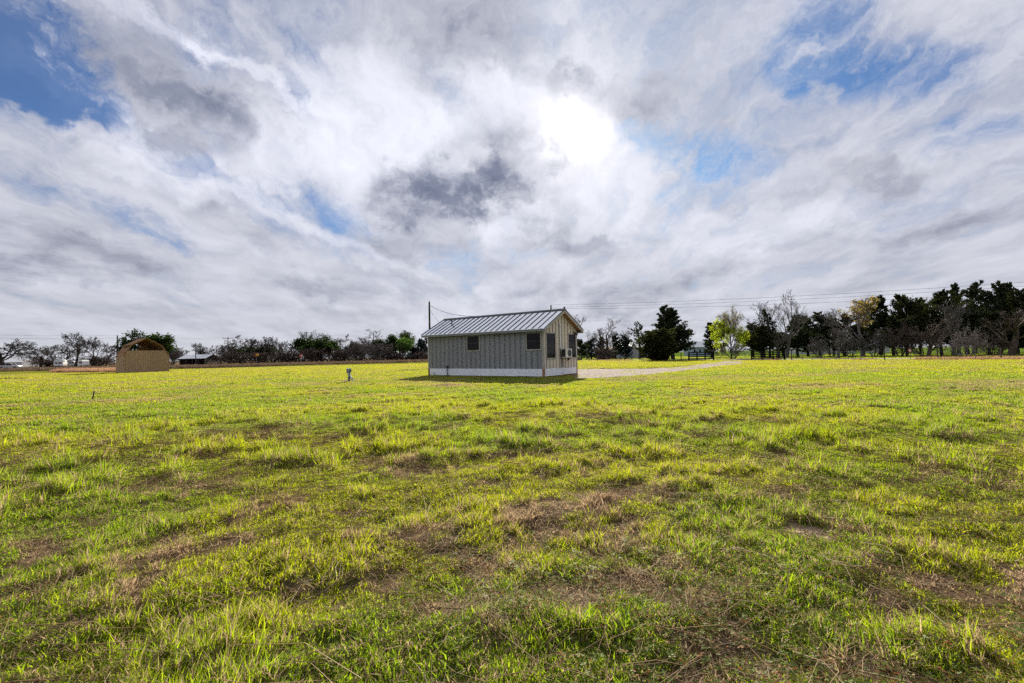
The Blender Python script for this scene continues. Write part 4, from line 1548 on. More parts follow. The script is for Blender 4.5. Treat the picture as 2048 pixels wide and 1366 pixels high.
LEAFY = dict(OAK, lev=4, kids=(6, 5, 4, 3), gnarl=.28)
KIND = {}
for i in range(4):
    KIND['oak%d' % i] = make_bare(100 + i, OAK, 'bare_oak', M['bark'], 9, .42, .12)
for i in range(3):
    KIND['tall%d' % i] = make_bare(210 + i, TALL, 'bare_tree', M['bark_grey'] if i != 1 else M['bark'], 10, .26)
KIND['talld'] = make_bare(219, TALL, 'bare_tree', M['twig_red'], 10, .26)
for i in range(2):
    KIND['brush%d' % i] = make_brush(300 + i, 'brush', M['twig_red'], 15)
KIND['brushg'] = make_brush(305, 'brush', M['bark_grey'], 13)
KIND['brushr'] = make_brush(311, 'brush', M['twig_red'], 7)
KIND['brushs'] = make_brush(312, 'brush', M['bark_grey'], 7)
KIND['brushp'] = make_brush(307, 'brush', M['twig_pale'], 6)
for i in range(4):
    KIND['cedar%d' % i] = make_cedar(400 + i, 'cedar', 'cedar', 'cone', 90, 1.3, 2.9)
KIND['cedaru0'] = make_cedar(420, 'cedar', 'cedar', 'crown', 96, 1.2, 3.0, clear=.20)
KIND['cedaru1'] = make_cedar(421, 'cedar', 'juniper', 'crown', 96, 1.2, 3.0, clear=.18)
KIND['cedarb'] = make_cedar(430, 'cedar', 'cedar_blue', 'crown', 74, .9, 2.6, clear=.08)
KIND['thin'] = make_cedar(440, 'cedar', 'cedar', 'crown', 40, .6, 2.4, clear=.2)
KIND['juniper'] = make_cedar(450, 'juniper', 'juniper', 'round', 230, 1.3, 3.3, 5.6, .02)
KIND['liveoak'] = make_leafy(500, LEAFY, 'live_oak', [M['bark'], M['oak_leaf']], 11, .75, .42)
KIND['liveoak2'] = make_leafy(501, LEAFY, 'live_oak', [M['bark'], M['oak_leaf']], 10, .85, .45)
KIND['greentree'] = make_leafy(502, LEAFY, 'green_tree', [M['bark'], M['green_leaf']], 10, .85, .42)
SPR = dict(LEAFY, up=(.2, .10, .05, .0, .0), gnarl=.22, kids=(9, 5, 4, 3), start=(.16, .25, .2, .15), ang=((35, 62), (25, 55), (25, 60), (25, 60)))
KIND['spring'] = make_leafy(510, SPR, 'spring_tree', [M['bark_grey'], M['spring_leaf'], M['olive_leaf']], 30, .75, .30, 9, .24,
                            keep=lambda q, r: q[2] < 5.6 - .45 * q[0] and r.random() < .95, second=(7, .35, .2, lambda q, r: q[2] > 4.6))
KIND['pale'] = make_leafy(520, dict(TALL, lev=5), 'pale_tree', [M['twig_pale'], M['gold_leaf']], 4, .35, .2, 9, .22, keep=lambda q, r: q[0] > -.6 and r.random() < .55)

NAMES = dict(oak='bare_oak', tall='bare_tree', brush='brush_shrub', cedar='cedar_tree', thin='cedar_tree', juniper='juniper', liveoak='live_oak', greentree='leafy_tree', spring='spring_tree', pale='budding_tree')


def plant(kind, px, pxl, pxr, top, dist, label, rz=0.0, group=None):
    k = KIND[kind]
    base = next(v for q, v in NAMES.items() if kind.startswith(q))
    H = height(px, top, dist)
    W = (pxr - pxl) / F_PX * dist
    sx, sz = W / k['w'], H / k['h']
    p = at(px, dist)
    root = empty(base, (p[0], p[1], -.05), rz)
    root.scale = (sx, sx, sz)
    cat = 'shrub' if base in ('brush_shrub',) else 'tree'
    tag(root, label, cat, group)
    link('trunk', k['trunk'], root)
    link('crown', k['crown'], root)


GL, GM, GR = 'oaks along the left skyline', 'thicket left of the cabin', 'trees beyond the lane'
TREES = [
    # left skyline
    ('oak0', 0, -62, 48, 676, 190, 'bare spreading oak cut by the left edge of the picture', 0.3, GL),
    ('oak1', 82, 50, 112, 690, 200, 'low bare oak with wide crown left of the white trailer', 1.2, GL),
    ('oak2', 112, 92, 132, 690, 212, 'dense small bare oak over the white round ended trailer', 2.2, GL),
    ('oak3', 128, 108, 150, 679, 214, 'bare oak forking beside the tallest left oak', 4.1, GL),
    ('oak1', 150, 118, 172, 663, 192, 'tallest bare oak of the left group, with leaning trunk', 3.0, GL),
    ('oak0', 186, 166, 210, 672, 205, 'upright bare oak between the tallest oak and the shed', 5.0, GL),
    ('oak2', 212, 194, 238, 680, 205, 'bare oak partly hidden by the left wall of the shed', 0.8, GL),
    ('brush0', 196, 174, 236, 706, 200, 'dark brush below the oaks just left of the shed', 0.8, GL),
    ('brush1', 102, 70, 136, 716, 215, 'low brush filling under the left oaks', 2.8, GL),
    ('liveoak', 306, 258, 354, 657, 105, 'broad evergreen live oak rising behind the tan shed', 0.6, GL),
    ('brushg', 344, 326, 372, 694, 190, 'grey brush at the right wall of the shed', 0.1, GL),
    ('oak3', 364, 344, 384, 694, 200, 'small bare oak left of the tin roofed barn', 0.5, GL),
    ('oak1', 397, 378, 416, 685, 200, 'forked bare oak standing over the tin barn roof', 2.6, GL),
    ('oak2', 424, 408, 446, 692, 205, 'thin bare oak just right of the tin barn', 3.6, GL),
    ('oak0', 443, 428, 462, 696, 205, 'small dark oak at the foot of the crossarm pole', 1.9, GL),
    # middle thicket
    ('oak3', 482, 446, 512, 668, 185, 'big dense bare oak right of the crossarm pole', 1.0, GM),
    ('oak2', 512, 494, 530, 671, 200, 'narrow bare oak behind the yellow and dark sign', 4.4, GM),
    ('oak1', 533, 514, 556, 671, 195, 'bare oak right of the yellow and dark sign', 5.5, GM),
    ('oak0', 558, 536, 580, 673, 190, 'open crowned bare oak in the middle of the thicket', 2.4, GM),
    ('liveoak2', 590, 564, 618, 668, 188, 'dark thick crowned oak left of the rounded evergreen', 0.9, GM),
    ('oak1', 608, 592, 622, 660, 192, 'bare oak whose top juts out highest over the thicket', 1.5, GM),
    ('liveoak', 642, 604, 672, 672, 180, 'rounded green topped evergreen in the centre of the thicket', 2.0, GM),
    ('tall1', 634, 618, 660, 658, 200, 'thin bare tree poking above the rounded evergreen', 2.0, GM),
    ('oak3', 690, 666, 714, 667, 190, 'bushy bare oak right of the rounded evergreen', 5.1, GM),
    ('liveoak2', 672, 652, 700, 676, 186, 'dark evergreen between the rounded tree and bushy oak', 3.3, GM),
    ('talld', 750, 722, 782, 659, 195, 'fine twigged bare tree above the grey brush', 0.2, GM),
    ('liveoak2', 752, 728, 778, 671, 185, 'black green evergreen under the fine twigged tree', 1.1, GM),
    ('liveoak', 802, 780, 834, 658, 190, 'tall dark leafy tree left of the cabin roof', 4.0, GM),
    ('greentree', 802, 780, 822, 672, 172, 'bright green leafy tree left of the cabin', 0.0, GM),
    ('cedarb', 838, 822, 850, 676, 180, 'blue dark cedar beside the cabin left eave', 0.0, GM),
    ('cedarb', 853, 838, 868, 672, 185, 'blue dark cedar hidden partly by the cabin corner', 2.0, GM),
    ('cedarb', 826, 812, 842, 690, 175, 'shorter blue cedar at the foot of the tall leafy tree', 4.0, GM),
    ('brush0', 465, 440, 500, 698, 178, 'brown brush under the big dense oak', 0.0, GM),
    ('brush1', 520, 492, 552, 700, 180, 'brown brush around the yellow and dark sign', 1.0, GM),
    ('brush0', 575, 545, 606, 696, 178, 'brown brush left of the small red sign', 2.0, GM),
    ('brush1', 628, 598, 660, 692, 172, 'brown brush below the rounded evergreen', 3.0, GM),
    ('brush0', 680, 650, 712, 690, 175, 'brown brush behind the utility pedestal', 4.0, GM),
    ('brushg', 716, 694, 744, 684, 172, 'grey leafless thicket shrub left of the widest one', 5.0, GM),
    ('brushg', 757, 728, 796, 683, 165, 'widest grey leafless shrub of the thicket', 0.7, GM),
    ('brush1', 788, 764, 812, 702, 165, 'low brown shrub in front of the green leafy tree', 1.7, GM),
    ('brush0', 842, 818, 868, 700, 170, 'low brown shrub beside the cabin left wall', 2.9, GM),
    ('liveoak2', 545, 515, 575, 688, 200, 'dark evergreen undergrowth behind the middle oaks', 2.9, GM),
    ('liveoak', 490, 458, 520, 690, 200, 'dark evergreen undergrowth behind the big dense oak', 4.9, GM),
    ('liveoak', 722, 694, 752, 684, 195, 'dark evergreen behind the grey thicket shrubs', 0.9, GM),
    # behind the cabin and right of it
    ('tall0', 1148, 1130, 1172, 628, 120, 'bare tree whose twigs show over the right roof slope', 1.0, GR),
    ('tall2', 1174, 1158, 1190, 659, 125, 'bare tree just right of the cabin far eave', 2.0, GR),
    ('cedaru1', 1163, 1152, 1178, 676, 112, 'small green cedar touching the cabin right wall', 0.4, GR),
    ('cedarb', 1183, 1166, 1200, 674, 118, 'rounded blue cedar right of the cabin', 0.5, GR),
    ('talld', 1213, 1188, 1242, 637, 112, 'bare tree with fan of fine twigs between cabin and juniper', 0.3, GR),
    ('cedarb', 1206, 1190, 1222, 672, 116, 'dark cedar left of the fan shaped bare tree trunk', 2.5, GR),
    ('cedar1', 1231, 1216, 1246, 666, 118, 'pointed dark cedar right of the fan shaped bare tree', 1.5, GR),
    ('cedarb', 1252, 1238, 1268, 668, 114, 'dark cedar with twin tips left of the ragged cedar', 3.5, GR),
    ('tall0', 1252, 1236, 1272, 660, 122, 'small bare tree behind the twin tipped dark cedar', 3.9, GR),
    ('thin', 1279, 1262, 1302, 642, 100, 'ragged open cedar left of the big twin topped cedar', 1.0, GR),
    ('brush1', 1212, 1188, 1244, 690, 108, 'brown brush in front of the low red brown shed', 1.2, GR),
    ('cedar0', 1330, 1296, 1362, 607, 92, 'big twin topped cedar, taller left spire', 0.2, GR),
    ('cedar2', 1346, 1316, 1392, 613, 94, 'big twin topped cedar, right spire with low boughs', 3.4, GR),
    ('juniper', 1320, 1280, 1360, 653, 80, 'large round dark juniper beside the lane', 0.0, GR),
    ('cedar3', 1424, 1396, 1448, 643, 105, 'dark cedar left of the bright spring green tree', 0.7, GR),
    ('cedarb', 1404, 1386, 1420, 684, 170, 'distant blue cedar in the gap above the white cottage', 0.9, GR),
    ('cedarb', 1388, 1372, 1402, 688, 175, 'farthest blue cedar right of the big twin topped cedar', 2.9, GR),
    ('spring', 1463, 1429, 1500, 607, 84, 'bright spring green tree behind the open gate', 0.0, GR),
    ('brushg', 1466, 1440, 1496, 680, 83, 'grey brush under the bright spring green tree', 1.0, GR),
    ('cedaru0', 1506, 1482, 1532, 643, 98, 'dark cedar right of the bright spring green tree', 0.3, GR),
    ('thin', 1540, 1522, 1562, 617, 92, 'dark ivied cedar left of the tallest bare tree', 0.0, GR),
    ('tall0', 1528, 1508, 1560, 602, 95, 'bare grey tree left of the tallest bare tree', 0.9, GR),
    ('tall2', 1574, 1544, 1610, 579, 88, 'tallest bare tree, behind the longer black fence', 0.0, GR),
    ('cedaru1', 1524, 1500, 1556, 650, 94, 'dark evergreen behind the left end of the longer black fence', 2.2, GR),
    ('cedaru0', 1596, 1568, 1622, 627, 96, 'dark cedar right of the tallest bare tree', 4.2, GR),
    ('cedaru1', 1566, 1540, 1594, 662, 100, 'low dark cedar behind the longer black fence', 5.2, GR),
    ('cedar0', 1616, 1594, 1640, 628, 98, 'middle one of three close dark cedars', 1.1, GR),
    ('cedaru0', 1640, 1616, 1668, 621, 96, 'rightmost of three close dark cedars', 0.2, GR),
    ('cedaru1', 1660, 1640, 1684, 634, 102, 'dark cedar behind the pale stemmed young tree', 3.2, GR),
    ('tall0', 1668, 1650, 1690, 616, 100, 'thin bare tree rising between dark cedars', 5.0, GR),
    ('cedar1', 1690, 1662, 1716, 625, 90, 'pointed dark cedar left of the budding tree', 2.2, GR),
    ('tall0', 1677, 1658, 1702, 655, 74, 'pale stemmed young bare tree in front of the cedars', 2.0, GR),
    ('brushg', 1640, 1612, 1668, 668, 76, 'arching grey shrub with yellow sprig near the fence', 2.6, GR),
    ('pale', 1726, 1686, 1768, 592, 86, 'tall budding tree with gold leaves on its right side', 0.0, GR),
    ('cedaru0', 1762, 1730, 1800, 589, 92, 'flat topped cedar right of the budding tree', 1.7, GR),
    ('cedaru1', 1724, 1698, 1756, 650, 88, 'dark cedar below the budding tree', 0.6, GR),
    ('cedaru1', 1814, 1784, 1850, 585, 88, 'dark cedar with several upright tips behind the notice', 0.9, GR),
    ('cedaru0', 1842, 1820, 1868, 592, 92, 'cedar filling right of the several tipped cedar', 3.9, GR),
    ('cedaru0', 1788, 1760, 1816, 628, 84, 'lower cedar left of the notice on the fence', 5.0, GR),
    ('cedaru1', 1884, 1850, 1916, 578, 82, 'olive green cedar left of the tall spire cedars', 2.1, GR),
    ('cedar2', 1918, 1892, 1944, 562, 84, 'tall spire cedar, first of the highest pair', 0.8, GR),
    ('cedar0', 1950, 1922, 1984, 559, 86, 'tall spire cedar, second of the highest pair', 4.8, GR),
    ('cedaru0', 1936, 1900, 1976, 612, 80, 'broad dark cedar under the highest pair', 4.0, GR),
    ('cedaru0', 2002, 1970, 2030, 560, 84, 'pointed dark cedar above the reddish bare tree', 1.4, GR),
    ('cedar3', 2022, 1996, 2056, 562, 88, 'second pointed cedar near the right edge', 2.4, GR),
    ('cedaru1', 2056, 2020, 2096, 572, 84, 'dark cedar cut by the right edge of the picture', 5.4, GR),
    ('cedaru1', 1980, 1946, 2014, 620, 80, 'dark cedar behind the pale many stemmed shrub', 3.0, GR),
    ('cedaru0', 2034, 2000, 2076, 640, 74, 'lowest dark cedar in the right corner of the trees', 0.4, GR),
    ('talld', 2022, 1968, 2072, 596, 66, 'large reddish bare tree at the right end of the fence', 0.4, GR),
    ('talld', 1856, 1824, 1888, 630, 74, 'reddish brown bare tree right of the notice', 1.4, GR),
    ('brush0', 1850, 1818, 1884, 650, 76, 'reddish brown brush below the olive green cedar', 1.8, GR),
    ('tall0', 1908, 1878, 1940, 600, 76, 'grey fine twigged bare tree before the spire cedars', 2.4, GR),
    ('brushp', 1932, 1890, 1962, 652, 62, 'pale many stemmed shrub near the right of the fence', 0.0, GR),
    ('brush1', 1800, 1772, 1832, 642, 78, 'brown brush just left of the notice', 3.6, GR),
    ('brushg', 1750, 1722, 1782, 655, 80, 'grey brush among trunks below the flat topped cedar', 0.6, GR),
    ('brush0', 1985, 1955, 2015, 668, 70, 'low brown brush left of the large reddish bare tree', 5.6, GR),
    ('brushg', 1700, 1676, 1728, 664, 82, 'grey brush with dark stump below the pointed cedar', 4.6, GR),
    ('tall0', 1556, 1534, 1590, 660, 90, 'small grey bare tree behind the longer black fence boards', 2.6, GR),
]
for t in TREES:
    k = t[0]
    if t[-1] == GR and k.startswith('brush') and k != 'brushp':
        k = 'brushs' if k == 'brushg' else 'brushr'
    plant(k, *t[1:])


# ------------------------------------------------------------------ grass
def blade_mat(name, greens, straw, trans_g, trans_s, tf=.55):
    """green blades turning to straw by the 'dry' value each clump carries"""
    m = bpy.data.materials.new(name)
    m.use_nodes = True
    g = NT(m.node_tree)
    dry = g.n('ShaderNodeAttribute', attribute_name='dry', attribute_type='INSTANCER').outputs['Fac']
    tint = g.n('ShaderNodeAttribute', attribute_name='tint', attribute_type='INSTANCER').outputs['Fac']
    rnd = g.n('ShaderNodeNewGeometry').outputs['Random Per Island']
    # each blade decides by its own chance whether it is dead
    dead = g.smooth(g.math('SUBTRACT', dry, g.math('MULTIPLY', rnd, 1.0)), -0.10, 0.06)
    v = g.math('MULTIPLY_ADD', g.math('FRACT', g.math('MULTIPLY', rnd, 7.31)), .6, .7)
    cg = g.mix(tint, greens[0], greens[1])
    ct = g.mix(tint, trans_g[0], trans_g[1])
    col = g.vmath('SCALE', g.mix(dead, cg, straw), scale=v)
    tr = g.vmath('SCALE', g.mix(dead, ct, trans_s), scale=v)
    d = g.n('ShaderNodeBsdfDiffuse')
    g.put(d.inputs[0], col)
    t = g.n('ShaderNodeBsdfTranslucent')
    g.put(t.inputs[0], tr)
    mx = g.n('ShaderNodeMixShader')
    mx.inputs[0].default_value = tf
    L = m.node_tree.links
    L.new(d.outputs[0], mx.inputs[1])
    L.new(t.outputs[0], mx.inputs[2])
    gl = g.n('ShaderNodeBsdfGlossy')
    gl.inputs['Roughness'].default_value = .45
    gl.inputs[0].default_value = (.9, .85, .7, 1)
    m2 = g.n('ShaderNodeMixShader')
    m2.inputs[0].default_value = .012
    L.new(mx.outputs[0], m2.inputs[1])
    L.new(gl.outputs[0], m2.inputs[2])
    o = g.n('ShaderNodeOutputMaterial')
    L.new(m2.outputs[0], o.inputs[0])
    return m


M['blade'] = blade_mat('pasture_grass', ((.10, .165, .016), (.20, .22, .014)), (.36, .26, .17), ((.27, .43, .015), (.56, .57, .010)), (.48, .34, .20))
M['straw'] = blade_mat('dry_straw', ((.30, .22, .13), (.36, .25, .15)), (.36, .26, .16), ((.30, .21, .12), (.34, .24, .14)), (.30, .20, .12), .4)
M['pinkgrass'] = blade_mat('tall_dry_bluestem', ((.36, .20, .12), (.44, .27, .16)), (.40, .24, .15), ((.46, .27, .17), (.52, .33, .2)), (.46, .28, .17), .5)
M['dullgrass'] = blade_mat('far_dry_grass', ((.12, .08, .055), (.17, .12, .08)), (.14, .10, .07), ((.13, .09, .06), (.17, .12, .08)), (.14, .1, .07), .4)
M['clover'] = blade_mat('clover_leaves', ((.07, .12, .025), (.14, .18, .04)), (.34, .13, .05), ((.20, .30, .02), (.34, .38, .03)), (.26, .14, .05), .45)

SRC = bpy.data.collections.new('grass_clumps')      # sources only, never linked to the scene


def clump(seed, n, rad, hmin, hmax, width, m, bend=.6, flat=False):
    rng = random.Random(seed)
    vs, fs = [], []
    for _ in range(n):
        a, rr = rng.uniform(0, 6.28), rad * math.sqrt(rng.random())
        x, y = rr * math.cos(a), rr * math.sin(a)
        h = rng.uniform(hmin, hmax) * (1 - .35 * rr / rad)
        yaw = rng.uniform(0, 6.28)
        la = rng.uniform(0, 6.28)
        lean = rng.uniform(.05, bend) * h
        if flat:
            lean = rng.uniform(.7, 1.6) * h
            h *= .25
        w = width * rng.uniform(.7, 1.3)
        wx, wy = math.cos(yaw) * w / 2, math.sin(yaw) * w / 2
        b = len(vs)
        for t, k in ((0, .8), (.5, 1.0), (1, 0)):
            ox, oy, oz = x + math.cos(la) * lean * t * t, y + math.sin(la) * lean * t * t, h * (t - .12 * t * t * (lean / (h + 1e-4)))
            if k:
                vs += [(ox - wx * k, oy - wy * k, oz), (ox + wx * k, oy + wy * k, oz)]
            else:
                vs.append((ox, oy, oz))
        fs += [(b, b + 1, b + 3, b + 2), (b + 2, b + 3, b + 4)]
    me = bpy.data.meshes.new('clump')
    me.from_pydata(vs, [], fs)
    me.materials.append(m)
    return me


def clover_mesh(seed, m):
    rng = random.Random(seed)
    vs, fs = [], []
    for _ in range(9):
        a, rr = rng.uniform(0, 6.28), .06 * math.sqrt(rng.random())
        cx, cy, cz = rr * math.cos(a), rr * math.sin(a), rng.uniform(.02, .06)
        tx, ty = rng.uniform(-.4, .4), rng.uniform(-.4, .4)
        s = rng.uniform(.006, .011)
        a0 = rng.uniform(0, 6.28)
        for k in range(3):
            b = len(vs)
            an = a0 + k * 2.094
            for (u, v) in ((0, 0), (.7, .5), (1.45, .55), (1.7, 0), (1.45, -.55), (.7, -.5)):
                x, y = s * (u * math.cos(an) - v * math.sin(an)), s * (u * math.sin(an) + v * math.cos(an))
                vs.append((cx + x, cy + y, cz + x * tx + y * ty))
            fs.append(tuple(range(b, b + 6)))
    me = bpy.data.meshes.new('clover')
    me.from_pydata(vs, [], fs)
    me.materials.append(m)
    return me


def scatter(name, meshes, P, yaw, tilt, scl, pick, dry, tint, label, cat):
    """one object whose points each carry a clump"""
    coll = bpy.data.collections.new(name + '_source')
    for i, me in enumerate(meshes):
        o = bpy.data.objects.new('%s_%02d' % (name, i), me)
        coll.objects.link(o)
    n = len(P)
    me = bpy.data.meshes.new(name)
    me.vertices.add(n)
    me.vertices.foreach_set('co', P.astype(np.float32).ravel())

    def attr(nm, typ, data, key='value'):
        a = me.attributes.new(nm, typ, 'POINT')
        a.data.foreach_set(key, data)
    rot = np.stack([tilt[:, 0], tilt[:, 1], yaw], 1).astype(np.float32)
    attr('rot', 'FLOAT_VECTOR', rot.ravel(), 'vector')
    attr('scl', 'FLOAT_VECTOR', scl.astype(np.float32).ravel(), 'vector')
    attr('pick', 'INT', pick.astype(np.int32))
    attr('dry', 'FLOAT', dry.astype(np.float32))
    attr('tint', 'FLOAT', tint.astype(np.float32))
    ob = bpy.data.objects.new(name, me)
    COL.objects.link(ob)
    ng = bpy.data.node_groups.new(name, 'GeometryNodeTree')
    ng.interface.new_socket('Geometry', in_out='INPUT', socket_type='NodeSocketGeometry')
    ng.interface.new_socket('Geometry', in_out='OUTPUT', socket_type='NodeSocketGeometry')
    N, Lk = ng.nodes, ng.links
    gi, go = N.new('NodeGroupInput'), N.new('NodeGroupOutput')
    m2p = N.new('GeometryNodeMeshToPoints')
    ci = N.new('GeometryNodeCollectionInfo')
    ci.inputs['Collection'].default_value = coll
    ci.inputs['Separate Children'].default_value = True
    ci.inputs['Reset Children'].default_value = True
    iop = N.new('GeometryNodeInstanceOnPoints')
    iop.inputs['Pick Instance'].default_value = True

    def named(nm, typ):
        q = N.new('GeometryNodeInputNamedAttribute')
        q.data_type = typ
        q.inputs[0].default_value = nm
        return q.outputs[0]
    e2r = N.new('FunctionNodeEulerToRotation')
    Lk.new(named('rot', 'FLOAT_VECTOR'), e2r.inputs[0])
    Lk.new(gi.outputs[0], m2p.inputs['Mesh'])
    Lk.new(m2p.outputs[0], iop.inputs['Points'])
    Lk.new(ci.outputs[0], iop.inputs['Instance'])
    Lk.new(named('pick', 'INT'), iop.inputs['Instance Index'])
    Lk.new(e2r.outputs[0], iop.inputs['Rotation'])
    Lk.new(named('scl', 'FLOAT_VECTOR'), iop.inputs['Scale'])
    Lk.new(iop.outputs[0], go.inputs[0])
    md = ob.modifiers.new('clumps', 'NODES')
    md.node_group = ng
    tag(ob, label, cat, kind='stuff')
    return ob


RS = np.random.RandomState(12)


def wedge(r0, r1, dens, half=math.radians(105)):
    n = int(half * (r1 * r1 - r0 * r0) * dens)
    r = np.sqrt(RS.uniform(r0 * r0, r1 * r1, n))
    a = RS.uniform(-half, half, n)
    return r * np.sin(a), r * np.cos(a)


def turf_here(x, y, keep_lane=True):
    ok = ~in_poly(x, y, HOUSE_POLY) & ~in_poly(x, y, SHED_POLY)
    inside = in_poly(x, y, DRIVE_POLY)
    ok &= ~(inside & (RS.random_sample(x.shape) > .02 + .35 * (fbm(x * .5, y * .5, 55, 3) > .62)))
    ok &= (lawn_side(x, y) < 0) | (x > 12)
    ok &= ~((x > 20) & (seg_dist(x, y, [_g0 - LANE_N * 1.5 + FLD * 1.3, _g1 + LANE_N * 6 - FLD * .8]) < 1.7))
    ls = lane_side(x, y)
    ok &= ~((x > 5) & (ls > LANE_A - 1.2))
    return ok


def lawn():
    meshes, zones = [], []
    spec = [(22, .055, .035, .095, .0056, 8), (24, .075, .04, .10, .0075, 8), (28, .12, .04, .10, .012, 6), (34, .30, .05, .11, .026, 6)]
    for zi, (n, rad, h0, h1, w, k) in enumerate(spec):
        ids = []
        for j in range(k):
            ids.append(len(meshes))
            meshes.append(clump(900 + zi * 20 + j, n, rad, h0, h1, w, M['blade'], (.7, 1.3, 1.9)[j % 3]))
        zones.append(ids)
    tufts = []
    for j in range(4):
        tufts.append(len(meshes))
        meshes.append(clump(990 + j, 34, .05, .08, .16, .0052, M['blade'], .9))
    flats = []
    for j in range(4):
        flats.append(len(meshes))
        meshes.append(clump(970 + j, 26, .07, .06, .14, .0046, M['blade'], .7, True))
    P, YAW, TI, SC_, PK, DR, TN = [], [], [], [], [], [], []
    rings = [(.2, 3.2, 760, 0, 180), (3.2, 6.5, 520, 0, 150), (6.5, 9.5, 400, 1, 105), (9.5, 14, 300, 1, 90), (14, 32, 88, 2, 75), (32, 100, 12, 3, 66)]
    for r0, r1, dens, zi, half in rings:
        x, y = wedge(r0, r1, dens, math.radians(half))
        ok = turf_here(x, y)
        x, y = x[ok], y[ok]
        d = dryness(x, y)
        bare = spots(x, y, BARE[:1]) if zi < 2 else np.zeros(x.shape)
        bare2 = spots(x, y, BARE)
        keep = RS.random_sample(x.shape) > np.clip(bare * 1.35, 0, .985)
        keep &= RS.random_sample(x.shape) > bare2 * .45
        x, y, d, bare2 = x[keep], y[keep], d[keep], bare2[keep]
        n = len(x)
        z = relief(x, y) - .004
        hf = fbm(x * 2.4, y * 2.4, 61, 3)
        hh = .68 + .62 * sstep(hf, .35, .75)
        hh = hh * (1 - .45 * d) * RS.uniform(.75, 1.25, n)
        s = RS.uniform(.85, 1.25, n)
        pk = np.array(zones[zi])[RS.randint(0, len(zones[zi]), n)]
        if zi < 2:
            u = RS.random_sample(n)
            tf = (hf > .60) & (u < .16)
            pk[tf] = np.array(tufts)[RS.randint(0, 4, tf.sum())]
            fl = (d > .55) & (u > .45)
            pk[fl] = np.array(flats)[RS.randint(0, 4, fl.sum())]
            s[tf | fl] *= (1.0 if zi == 0 else 1.5)
        P.append(np.stack([x, y, z], 1))
        YAW.append(RS.uniform(0, 6.28, n))
        TI.append(RS.normal(0, .12, (n, 2)))
        SC_.append(np.stack([s, s, hh * s if zi < 3 else hh], 1))
        PK.append(pk)
        DR.append(np.clip(d * .95 + RS.uniform(-.10, .16, n) + .04, 0, 1))
        r = np.hypot(x, y)
        TN.append(np.clip(.20 + .50 * sstep(fbm(x * .5, y * .5, 90, 3), .35, .65) + .45 * sstep(r, 24, 70) + RS.uniform(-.2, .2, n), 0, 1))  # yellower with distance: glow of backlit blades put into the tint
    cc = np.concatenate
    scatter('grass', meshes, cc(P), cc(YAW), cc(TI), cc(SC_), cc(PK), cc(DR), cc(TN), 'short patchy pasture grass, fresh green mixed with dead blades', 'grass')
    return sum(map(len, P))


NG = lawn()


def straw_litter():
    meshes = []
    for j in range(8):
        rng = random.Random(40 + j)
        vs, fs = [], []
        for _ in range(3):
            L = rng.uniform(.10, .42)
            a = rng.uniform(-.5, .5)
            p = np.array([rng.uniform(-.05, .05), rng.uniform(-.05, .05), rng.uniform(.015, .05)])
            d = np.array([math.cos(a), math.sin(a), rng.uniform(-.05, .22)])
            mb = MB()
            sd = np.array([-d[1], d[0], 0]) * L * rng.uniform(-.22, .22)
            mb.tube([p, p + d * L * .5 + sd + np.array([0, 0, .016]), p + d * L], [.0015, .0014, .0009], 3, False)
            b = len(vs)
            vs += mb.v
            fs += [tuple(b + i for i in f) for f in mb.f]
        me = bpy.data.meshes.new('straw')
        me.from_pydata(vs, [], fs)
        me.materials.append(M['straw'])
        meshes.append(me)
    x, y = wedge(1.3, 11, 62)
    d = dryness(x, y)
    k = (RS.random_sample(x.shape) < .25 + .75 * d) & turf_here(x, y) & (spots(x, y, BARE[:1]) < .5)
    x, y = x[k], y[k]
    n = len(x)
    s = RS.uniform(.7, 1.5, n) * (1 + .5 * sstep(np.hypot(x, y), 4, 10))
    scatter('straw', meshes, np.stack([x, y, relief(x, y) + .008], 1), RS.uniform(0, 6.28, n), RS.normal(0, .08, (n, 2)), np.stack([s, s, s], 1),
            RS.randint(0, 8, n), np.zeros(n), RS.random_sample(n), 'loose dead straw stalks lying across the grass', 'straw')


straw_litter()


def clover():
    meshes = [clover_mesh(60 + j, M['clover']) for j in range(6)]
    x, y = wedge(1.3, 7.0, 150)
    f = fbm(x * .9, y * .9, 15, 3)
    side = sstep(x, -1.5, 1.5)
    k = (RS.random_sample(x.shape) < sstep(f + .12 * side, .46, .66) * (.25 + .75 * side)) & (spots(x, y, BARE[:1]) < .3)
    x, y = x[k], y[k]
    n = len(x)
    s = RS.uniform(.65, 1.1, n)
    scatter('clover', meshes, np.stack([x, y, relief(x, y) + .005], 1), RS.uniform(0, 6.28, n), RS.normal(0, .15, (n, 2)), np.stack([s, s, s], 1),
            RS.randint(0, 6, n), RS.uniform(0, .32, n), RS.random_sample(n), 'small clover leaves spread through the nearest grass', 'clover')


clover()


